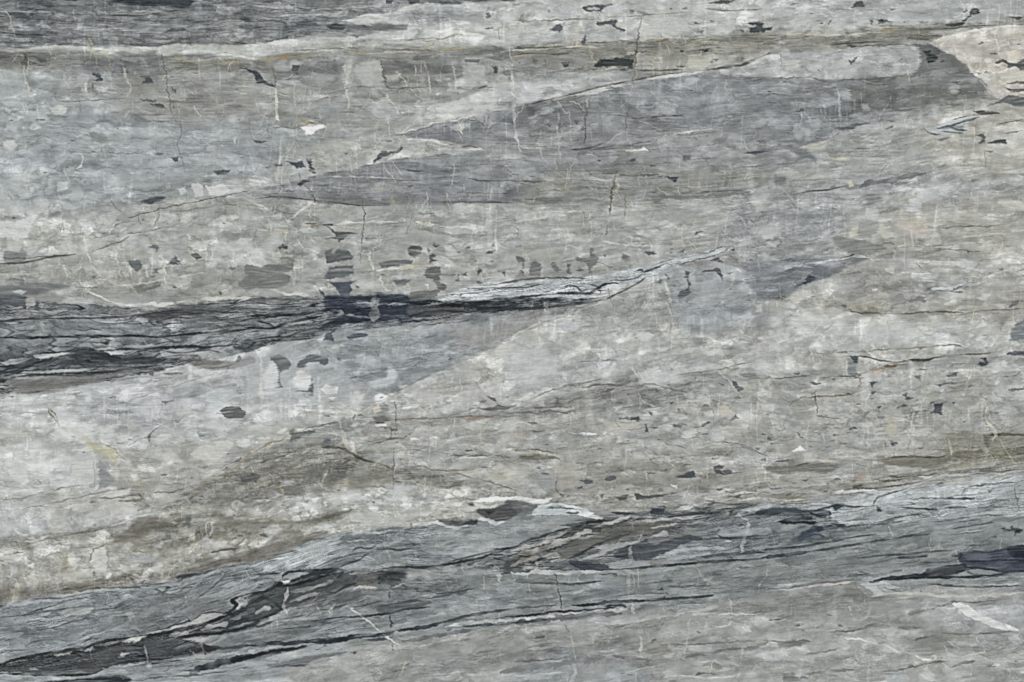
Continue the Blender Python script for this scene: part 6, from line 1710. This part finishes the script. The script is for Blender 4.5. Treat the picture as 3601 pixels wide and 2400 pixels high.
P 13 118,114,96 .7 4|0,90 200,80 330,90 500,85 640,30 800,40 600,85 400,110 0,115
P 13 104,100,90 .7 4|600,30 800,-10 870,0 760,50 620,70
P 13 182,184,180 .7 5|880,10 1000,0 1150,50 1120,130 960,110 880,60
P 13 196,198,196 .6 5|60,160 200,100 240,160 120,240
P 13 196,198,196 .6 5|540,130 760,100 700,150 560,170
L 13 150,152,148 .6 4|480,1555 700,1500 850,1490 950,1470
L 13 206,206,196 .8 7|870,70 960,100
L 13 190,188,176 .6 6|1000,1260 1300,1255 1500,1240 1800,1170 2100,1140
P 13 176,180,180 .6 14|2080,1500 2352,1460 2352,1600 2050,1600
L 23 66,66,66 .94 8|-100,575 0,560 250,545 600,540 800,535 1000,530
L 23 58,58,60 .94 9|1000,530 1150,520 1300,505 1600,480 1800,462 2000,450 2352,430
P 23 72,68,65 .6 4|-60,470 100,400 300,290 500,190 700,85 900,60 1120,58 1000,110 850,160 700,200 500,300 400,345 200,400 100,470 0,545 -60,550
L 23 58,58,60 .92 7|-200,345 0,330 150,260 250,240 420,175 600,140 690,115
L 23 60,58,56 .9 8|0,400 200,350 350,280 500,200
L 23 54,52,50 .9 9|690,120 700,95 780,95 850,85
L 23 58,54,48 .9 12|60,410 150,400 240,350 400,340
L 23 168,168,164 .9 12|0,365 120,320 280,290 400,235 500,190
L 23 176,174,168 .9 12|200,320 360,280 520,250 680,185 720,190
L 23 172,170,164 .85 14|60,390 200,370 380,300 560,260
P 23 176,178,180 .93 1.8|770,140 850,100 950,80 1000,50 1085,38 1060,65 960,100 880,125
L 23 166,164,158 .88 12|280,425 360,400 440,400
L 23 156,150,138 .8 10|0,500 120,440 260,420
P 23 108,105,101 .88 4|440,400 560,330 700,240 850,180 1050,140 1400,120 1500,150 1300,190 1100,230 900,290 700,350 560,400 480,440
P 23 124,120,114 .85 4|1250,280 1400,250 1560,190 1640,140 1660,170 1580,230 1400,280
L 23 60,66,70 .9 10|500,440 620,390 740,330 860,270 1000,230 1100,190
L 23 84,84,84 .85 6|820,260 950,200 1050,185 1150,190
P 23 170,174,174 .88 2.5|610,445 720,400 800,370 860,345 900,345 860,390 750,440
P 23 160,164,164 .85 2.5|740,320 880,300 1050,290 1170,280 1000,330 850,380 820,350
P 23 174,178,178 .9 2|1030,290 1150,270 1280,230 1400,180 1440,200 1420,225 1250,240 1120,290
L 23 182,184,182 .88 9|1200,90 1400,70 1600,50 1800,20
L 23 168,170,170 .85 7|1280,150 1400,130 1540,115
P 23 80,82,90 .92 2.2|935,415 1030,330 1130,300 1230,270 1330,300 1500,240 1640,215 1760,255 1600,290 1500,335 1400,392 1200,442
P 23 70,73,82 .92 2|510,460 600,450 800,475 900,500 880,525 700,537 590,512
P 23 152,155,160 .9 3|885,495 960,455 1250,450 1260,490 1160,505 1000,512
P 23 130,124,122 .8 3|1260,450 1480,445 1440,480 1280,500
L 23 178,182,182 .9 9|1350,400 1600,350 1850,335 1980,340
L 23 160,164,166 .88 8|1440,440 1700,400 1850,385
P 23 154,160,164 .8 3|1900,200 2000,165 2352,150 2352,210 2050,230 1950,230
L 23 66,70,74 .88 6|1890,220 2000,245 2352,215
L 23 70,74,76 .85 6|1620,240 1700,262 1900,245 2352,250
L 23 72,78,82 .8 5|1820,190 1880,185 1910,160
L 23 198,200,200 .9 6|1975,268 2025,266
L 23 66,70,76 .85 9|1700,420 2000,390 2352,370
L 23 60,64,70 .85 8|1400,60 1600,30 1900,10
L 23 62,66,72 .85 10|900,10 1150,20 1400,-20
L 23 190,192,192 .88 11|0,562 100,575 180,560 230,548 300,560 600,555 840,550
L 23 172,168,160 .7 8|160,575 220,545 230,450
L 23 166,168,168 .75 8|1090,300 1085,420 1085,500
L 23 172,174,172 .6 9|1085,500 1070,700 1080,800
L 23 180,182,180 .8 6|1105,820 1125,880
L 23 184,188,188 .75 10|1110,890 1120,950
L 23 62,62,62 .92 6|395,565 415,620 418,690
L 23 58,58,58 .92 6|420,700 440,780 465,910
L 23 176,180,178 .85 10|2175,80 2160,180 2130,270 2110,375
L 23 186,186,182 .8 7|2075,15 2130,60 2170,80
L 23 44,46,48 .95 11|560,862 700,858 800,845 900,830 1100,822 1250,820
L 23 60,62,66 .92 8|1250,820 1400,805 1550,795 1800,775 1860,765
L 23 50,54,58 .92 10|560,915 750,905 850,900 960,880
L 23 60,62,66 .88 8|850,870 1000,860 1050,880
L 23 46,46,48 .95 11|-50,968 150,958 320,938 480,920 640,915
P 23 38,36,38 .95 1.4|325,935 350,920 470,912 470,925 400,940
L 23 74,78,82 .9 7|60,655 380,660 500,665 700,655 850,635
L 23 84,88,92 .85 6|420,690 520,680 580,672
L 23 84,90,92 .85 6|780,575 960,575 930,600
L 23 198,200,198 .92 12|-50,1003 100,995 400,955 600,940 740,928
L 23 192,194,190 .9 8|720,925 880,910 1050,900
P 23 176,178,176 .88 3|690,880 760,862 840,875 800,892 720,900
L 23 98,102,106 .9 16|-50,1025 200,1010 500,970 800,950 1000,925
L 23 62,66,72 .9 9|0,1018 150,1010 340,990
L 23 186,188,184 .88 10|780,1020 950,1025 1150,1005 1300,970 1500,945 1650,920
L 23 184,184,178 .85 8|1650,925 1780,900 1900,865
P 23 178,182,182 .7 6|700,1000 1000,970 1180,960 1150,1005 900,1020
L 23 84,88,90 .85 7|1430,690 1600,688 1820,682
L 23 88,92,94 .85 7|1830,585 1950,572
L 23 80,84,88 .85 6|2080,515 2180,512
L 23 88,90,92 .8 5|2050,548 2110,545
L 23 88,92,94 .8 5|1200,670 1400,640 1480,640
P 23 60,58,46 .9 1.5|1350,715 1375,700 1385,720 1365,728
L 23 72,70,70 .88 5|1425,740 1450,765
L 23 72,70,72 .85 5|1390,800 1415,770
L 23 104,108,108 .7 9|1860,750 2100,720 2352,690
L 23 166,168,164 .6 9|0,820 200,790 400,780
L 23 84,88,90 .8 6|0,895 200,875 400,862
L 23 98,100,102 .7 14|0,640 250,635 420,630
P 23 94,94,92 .9 1.8|195,1162 250,1145 305,1145 300,1162
P 23 88,92,90 .9 1.3|1278,1198 1300,1175 1330,1178 1300,1195
P 23 108,108,104 .8 2.5|1700,1100 1740,1120 1720,1128
P 23 112,114,116 .7 4|180,1180 300,1170 320,1190 220,1200
L 23 118,120,120 .8 18|-100,1480 0,1455 200,1420 400,1405 700,1360 900,1330
L 23 112,112,112 .8 9|900,1320 1100,1350 1300,1362
L 23 104,104,100 .8 7|0,1375 200,1370 500,1345
L 23 106,104,100 .75 7|1370,1225 1700,1220 2000,1200 2352,1180
L 23 106,104,98 .7 8|1600,1340 1900,1280 2200,1250 2352,1200
P 23 128,124,116 .7 6|1250,1240 1420,1225 1450,1290 1380,1330 1230,1290
P 23 160,160,156 .7 8|1850,1100 2000,1060 2100,1110 1950,1130
L 23 196,194,184 .8 8|1185,1150 1195,1200 1185,1300
L 23 190,186,170 .7 6|130,1060 140,1140
L 23 98,90,72 .8 4|495,1040 525,1110
L 23 190,186,172 .7 6|540,1120 560,1230 590,1360
L 23 190,188,180 .65 6|1640,950 1620,1150 1580,1350
L 23 196,194,186 .8 7|2090,1480 2080,1540
L 23 190,188,178 .7 6|2130,1220 2110,1360
L 23 196,194,186 .7 6|1470,1100 1520,1150
L 23 190,190,182 .7 6|1440,1220 1460,1260
L 23 200,198,190 .85 7|1840,1045 1900,1058 1980,1052
L 23 196,194,186 .8 7|2130,1085 2200,1100
L 23 196,196,190 .8 6|1640,950 1850,940 2352,945
P 23 190,194,194 .6 8|2120,1300 2250,1270 2352,1280 2340,1330 2150,1350
L 23 184,188,188 .8 6|0,1490 120,1505 500,1475
L 23 190,190,184 .7 8|590,1400 575,1500 540,1568
L 23 184,188,186 .6 5|980,1510 1200,1440 1330,1420
L 23 196,196,188 .8 6|1400,1520 1600,1510 1800,1530 2100,1510
L 23 90,88,80 .7 6|1700,1500 1760,1485 1900,1500
L 23 226,228,228 .93 9|500,-8 600,2 680,20 760,15
P 23 220,222,222 .93 1.8|600,25 700,22 790,30 850,62 830,75 740,60 640,42
L 23 84,80,78 .85 8|500,5 560,15 620,8
L 33 48,52,60 .94 10|100,95 200,80 330,62 440,68
P 33 44,48,54 .94 2.2|110,100 220,90 330,85 440,88 442,112 380,122 300,108 170,120
P 33 92,98,104 .8 4|90,60 250,50 380,60 200,80
L 33 54,58,66 .9 8|380,0 430,30 500,40 560,30
L 33 60,66,72 .9 7|570,0 570,50 590,60
P 33 66,70,82 .9 4|300,215 340,180 430,130 520,145 522,160 470,190 380,210 330,260 290,275 275,240
P 33 56,60,72 .88 3|420,130 500,140 520,165 460,180
L 33 68,72,84 .88 6|360,240 420,210 480,215 525,245
P 33 78,82,94 .75 6|200,260 300,220 420,210 400,270 260,300
L 33 66,72,76 .9 8|-60,360 0,350 150,335 330,318 420,300 600,275
L 33 70,76,78 .85 5|600,275 760,240 1000,205
L 33 60,66,68 .92 12|-60,425 80,410 200,395 380,370
L 33 70,76,78 .9 8|380,370 600,335 800,305 1000,270 1120,255
L 33 78,84,86 .85 6|1120,255 1300,225 1500,205
L 33 58,64,70 .9 6|620,132 720,130
L 33 66,70,78 .88 7|20,8 120,12
L 33 78,84,86 .85 6|1085,80 1150,60 1280,40 1420,20
L 33 88,92,94 .8 5|1480,95 1700,80 1870,45 2352,20
L 33 82,86,88 .8 5|700,140 900,120 1100,110 1300,75
L 33 80,84,88 .8 5|1700,158 1850,135 2070,100
L 33 76,82,86 .85 6|1990,105 2075,98
L 33 196,196,190 .75 4|1690,215 1850,185 1980,165
L 33 78,80,84 .8 4|1665,218 1850,195 2000,180
P 33 50,54,60 .93 1.5|2150,160 2180,155 2240,172 2225,150 2250,130 2260,150 2332,162 2320,190 2260,208 2280,180 2200,178
L 33 84,82,78 .85 5|1950,295 2050,240 2100,225
P 33 84,88,98 .85 1.6|2085,230 2105,212 2100,245
P 33 70,72,86 .93 3|1690,410 1800,370 1950,360 2100,350 2200,325 2352,308 2450,300 2450,560 2352,556 2200,570 2100,600 2000,590 1850,560 1780,470 1740,420
P 33 98,102,114 .85 6|1800,380 1980,372 2060,385 2040,440 1850,448 1800,420
P 33 94,98,112 .8 6|2050,480 2200,470 2250,520 2120,530
P 33 52,52,62 .9 4|2200,330 2450,305 2450,460 2300,455 2210,390
P 33 54,54,62 .94 2|940,655 1000,625 1100,600 1300,580 1410,565 1480,530 1600,505 1700,490 1810,480 1830,510 1780,560 1650,590 1500,608 1300,618 1200,630 1010,635
P 33 84,80,80 .85 3|1450,560 1550,525 1700,510 1790,520 1720,560 1560,580
P 33 134,138,140 .92 2.2|1830,540 1930,525 2050,540 2150,560 2050,580 1900,575
L 33 50,52,60 .92 7|1830,515 2000,525 2150,548
L 33 46,48,54 .93 8|1010,632 1300,612 1600,605 1850,598 2000,590 2110,595
L 33 58,60,72 .9 7|1800,455 1950,455 2352,440
L 33 68,72,80 .9 7|1170,425 1350,420 1480,408
L 33 76,80,82 .85 7|820,430 1050,402 1300,390 1450,370 1700,355
L 33 76,80,86 .85 5|1410,470 1600,465 1720,450
L 33 76,80,86 .85 5|1140,545 1230,540 1190,550
L 33 92,94,98 .8 5|840,545 950,580
L 33 56,58,66 .85 6|1730,460 1770,410 1775,370
L 33 158,162,166 .8 9|1060,590 1200,570 1380,560
L 33 56,60,66 .9 8|920,640 990,650 1020,635
L 33 196,186,176 .8 7|350,690 450,680 620,665 800,645
L 33 176,176,168 .75 5|150,720 350,690
L 33 96,98,98 .8 6|0,712 150,705 400,665 800,630
P 33 176,180,182 .85 3|850,660 920,650 1000,690 1060,760 950,790 980,750 900,700
L 33 184,186,184 .85 9|870,665 980,665 1080,670 1180,695
L 33 186,188,186 .85 8|900,700 1000,710 1200,700
L 33 74,80,80 .88 6|1500,668 1700,680 1900,690 2352,680
L 33 92,98,100 .8 5|1060,690 1200,735 1300,745
L 33 172,176,178 .8 7|1700,670 1900,675 2352,665
L 33 190,186,178 .85 8|960,785 1060,765 1250,750 1450,760 1600,775 1800,780 2100,765 2352,745
L 33 92,94,94 .8 5|930,800 1060,775 1200,758
L 33 92,96,98 .85 4|2250,725 2352,720
P 33 112,112,108 .75 6|700,720 800,700 940,770 900,800 700,790
P 33 88,94,96 .8 1.3|1405,715 1420,720 1410,745
P 33 208,210,206 .93 2|1690,845 1730,830 1800,850 1850,860 1870,890 1940,930 1970,950 2060,985 2150,1020 2200,1035 2280,1070 2310,1100 2200,1095 2100,1075 2020,1040 1920,1000 1830,960 1790,930 1740,885
P 33 194,196,196 .85 2.5|1750,900 1790,910 1780,945 1750,935
P 33 200,202,202 .85 2|1930,910 1960,905 1970,945 1940,935
P 33 240,240,236 .96 1.1|2190,1045 2225,1048 2240,1065 2210,1068
L 33 196,184,140 .8 5|1670,835 1740,828 1800,830
L 33 104,96,80 .8 5|1660,830 1740,822 1860,832 2000,825 2200,800
L 33 206,206,200 .85 7|700,1158 780,1170 850,1170 920,1195 1000,1220
P 33 182,184,186 .85 3|870,1170 960,1150 1000,1200 1030,1230 940,1205
L 33 200,200,192 .85 7|1030,1220 1100,1230 1150,1270 1220,1295
L 33 182,176,158 .7 5|1240,1290 1350,1315 1400,1350
P 33 214,214,206 .9 1.8|1360,1318 1400,1335 1490,1355 1510,1365 1420,1370 1370,1340
L 33 196,192,176 .8 6|1430,1340 1540,1330 1530,1365
L 33 186,184,176 .7 6|1540,1340 1640,1330 1700,1370 1800,1340
P 33 184,188,192 .7 5|1040,1230 1160,1250 1140,1300 1060,1280
L 33 190,190,184 .7 7|780,1210 810,1300 825,1380
L 33 190,190,184 .6 9|930,1390 925,1568
L 33 196,194,190 .8 6|750,865 770,910
L 33 180,180,174 .6 7|490,1290 480,1360
L 33 180,182,178 .6 6|320,1350 290,1530
P 33 134,134,128 .75 10|1330,1180 1480,1140 1620,1120 1800,1105 1830,1130 1720,1180 1600,1260 1500,1310 1380,1300 1320,1240
L 33 98,96,84 .8 7|1350,1180 1450,1155 1560,1140
L 33 108,108,102 .75 6|1600,1120 1850,1130 2100,1110 2300,1100
L 33 96,92,82 .8 7|1220,1450 1400,1410 1500,1390 1650,1380
L 33 98,98,94 .8 8|1680,1430 1800,1390 1900,1380
L 33 176,178,174 .7 7|1650,1180 1750,1260 1700,1300
L 33 190,190,182 .7 6|1620,1240 1700,1330 1850,1320 2000,1290
L 33 100,104,106 .75 8|1980,1410 2100,1415
L 33 206,208,206 .75 7|2060,1412 2140,1408
P 33 84,90,92 .85 1.8|645,1035 680,1030 690,1055 655,1055
L 33 88,92,94 .8 6|560,1105 800,1095 900,1060
L 33 96,96,92 .75 9|820,1095 950,1050 1150,1060
L 33 92,92,90 .8 4|540,940 600,955
L 33 98,98,94 .75 6|1450,910 1560,880 1650,845
P 33 112,114,114 .7 4|1290,930 1330,905 1440,900 1400,935 1300,960
L 33 98,98,92 .75 7|0,1190 200,1200 350,1185 400,1200
P 33 110,108,106 .75 5|100,1210 250,1185 380,1195 300,1240 100,1250
L 33 96,98,96 .7 6|300,1320 500,1290 660,1260
L 33 182,184,182 .75 6|60,1305 150,1270 260,1250
L 33 86,84,80 .75 5|0,1000 140,985
P 33 108,106,100 .7 6|130,1500 250,1490 290,1550 160,1568
L 33 112,110,106 .7 10|320,1500 500,1475 800,1450
L 33 96,96,92 .7 5|1050,1470 1240,1455
L 33 200,200,196 .75 6|1100,1480 1230,1468
P 33 192,196,196 .75 4|1400,1490 1450,1510 1540,1550 1450,1545
P 33 160,168,172 .6 10|1100,1500 1250,1480 1300,1568 1120,1568
P 33 140,148,154 .7 8|1910,1160 1990,1150 2010,1190 1930,1200
L 33 196,198,198 .7 6|1915,1150 1930,1200
""".strip().split('\n') if '?' not in l]

# ---------------------------------------------------------------- stone material
def stone_material(name, edge=False):
    m = bpy.data.materials.new(name); m.use_nodes = True
    t = m.node_tree; t.nodes.clear(); N = t.nodes.new; Lk = t.links.new
    out = N('ShaderNodeOutputMaterial'); b = N('ShaderNodeBsdfPrincipled')
    Lk(b.outputs[0], out.inputs[0])
    co = N('ShaderNodeTexCoord')
    at = N('ShaderNodeAttribute'); at.attribute_name = 'mineral_colour'
    # fine crystal grain below the size of the pattern
    gr = N('ShaderNodeTexNoise'); gr.inputs['Scale'].default_value = 420; gr.inputs['Detail'].default_value = 3
    gr.inputs['Roughness'].default_value = .6
    Lk(co.outputs['Object'], gr.inputs['Vector'])
    mp = N('ShaderNodeMapRange'); mp.inputs['From Min'].default_value = .25; mp.inputs['From Max'].default_value = .75
    mp.inputs['To Min'].default_value = .96; mp.inputs['To Max'].default_value = 1.04
    Lk(gr.outputs['Fac'], mp.inputs['Value'])
    mul = N('ShaderNodeVectorMath'); mul.operation = 'SCALE'
    Lk(at.outputs['Color'], mul.inputs[0]); Lk(mp.outputs[0], mul.inputs['Scale'])
    Lk(mul.outputs[0], b.inputs['Base Color'])
    rg = N('ShaderNodeTexNoise'); rg.inputs['Scale'].default_value = 26; rg.inputs['Detail'].default_value = 4
    Lk(co.outputs['Object'], rg.inputs['Vector'])
    mr = N('ShaderNodeMapRange'); mr.inputs['To Min'].default_value = .48; mr.inputs['To Max'].default_value = .66
    Lk(rg.outputs['Fac'], mr.inputs['Value']); Lk(mr.outputs[0], b.inputs['Roughness'])
    b.inputs['Specular IOR Level'].default_value = .12
    bp = N('ShaderNodeBump'); bp.inputs['Strength'].default_value = .12; bp.inputs['Distance'].default_value = .0006
    Lk(gr.outputs['Fac'], bp.inputs['Height']); Lk(bp.outputs[0], b.inputs['Normal'])
    return m

# ---------------------------------------------------------------- the slab: one mesh with a patterned face
STEP = 1.53
X, Y, C, LUM = paint(STEP)
H, W = LUM.shape
THICK = 0.03
GAIN = np.array((1.0, 1.0, 1.0), np.float32)      # reflectance that gives each mineral's tone under this sky and sun
s = C/255.0
lin = np.where(s <= .04045, s/12.92, ((s+.055)/1.055)**2.4).astype(np.float32)
alb = np.clip(lin*GAIN, .008, .9)
# honed face: softer dark minerals lie a few hundredths of a millimetre lower
relief = (blur(LUM.astype(np.float32), 1.2)-128)/128*0.00012
xf = (X-UW/2)*SC; zf = CZ - (Y-UH/2)*SC
front = np.stack([xf+CX, -relief, zf], -1).reshape(-1, 3)
ring = np.concatenate([np.arange(W), np.arange(1, H)*W+W-1, (H-1)*W+np.arange(W-2, -1, -1), np.arange(H-2, 0, -1)*W])
back = front[ring].copy(); back[:, 1] = THICK
verts = np.concatenate([front, back]).astype(np.float32)
i = np.arange(W-1)[None, :] + (np.arange(H-1)*W)[:, None]; i = i.ravel()
quads = np.stack([i, i+W, i+W+1, i+1], -1)
nr = len(ring); a = ring; b_ = np.roll(ring, -1); k = H*W+np.arange(nr); k2 = H*W+(np.arange(nr)+1) % nr
sides = np.stack([a, b_, k2, k], -1)
nq = len(quads)+nr
me = bpy.data.meshes.new('marble_slab')
me.vertices.add(len(verts)); me.vertices.foreach_set('co', verts.ravel())
loops = np.concatenate([quads.ravel(), sides.ravel(), (H*W+np.arange(nr))]).astype(np.int32)
me.loops.add(len(loops)); me.loops.foreach_set('vertex_index', loops)
starts = np.concatenate([np.arange(nq)*4, [nq*4]]).astype(np.int32)
me.polygons.add(nq+1); me.polygons.foreach_set('loop_start', starts)
me.update(calc_edges=True)
sm = np.zeros(nq+1, bool); sm[:len(quads)] = True
me.polygons.foreach_set('use_smooth', sm)
ca = me.color_attributes.new('mineral_colour', 'FLOAT_COLOR', 'POINT')
rgba = np.ones((len(verts), 4), np.float32)
rgba[:H*W, :3] = alb.reshape(-1, 3); rgba[H*W:, :3] = alb.reshape(-1, 3)[ring]
ca.data.foreach_set('color', rgba.ravel())
me.materials.append(stone_material('grey_marble'))
slab = bpy.data.objects.new('marble_slab', me); scene.collection.objects.link(slab)
slab['label'] = 'grey honed marble slab with dark wavy bands, black veins and pale pebble-like patches'
slab['category'] = 'marble slab'
slab['kind'] = 'thing'
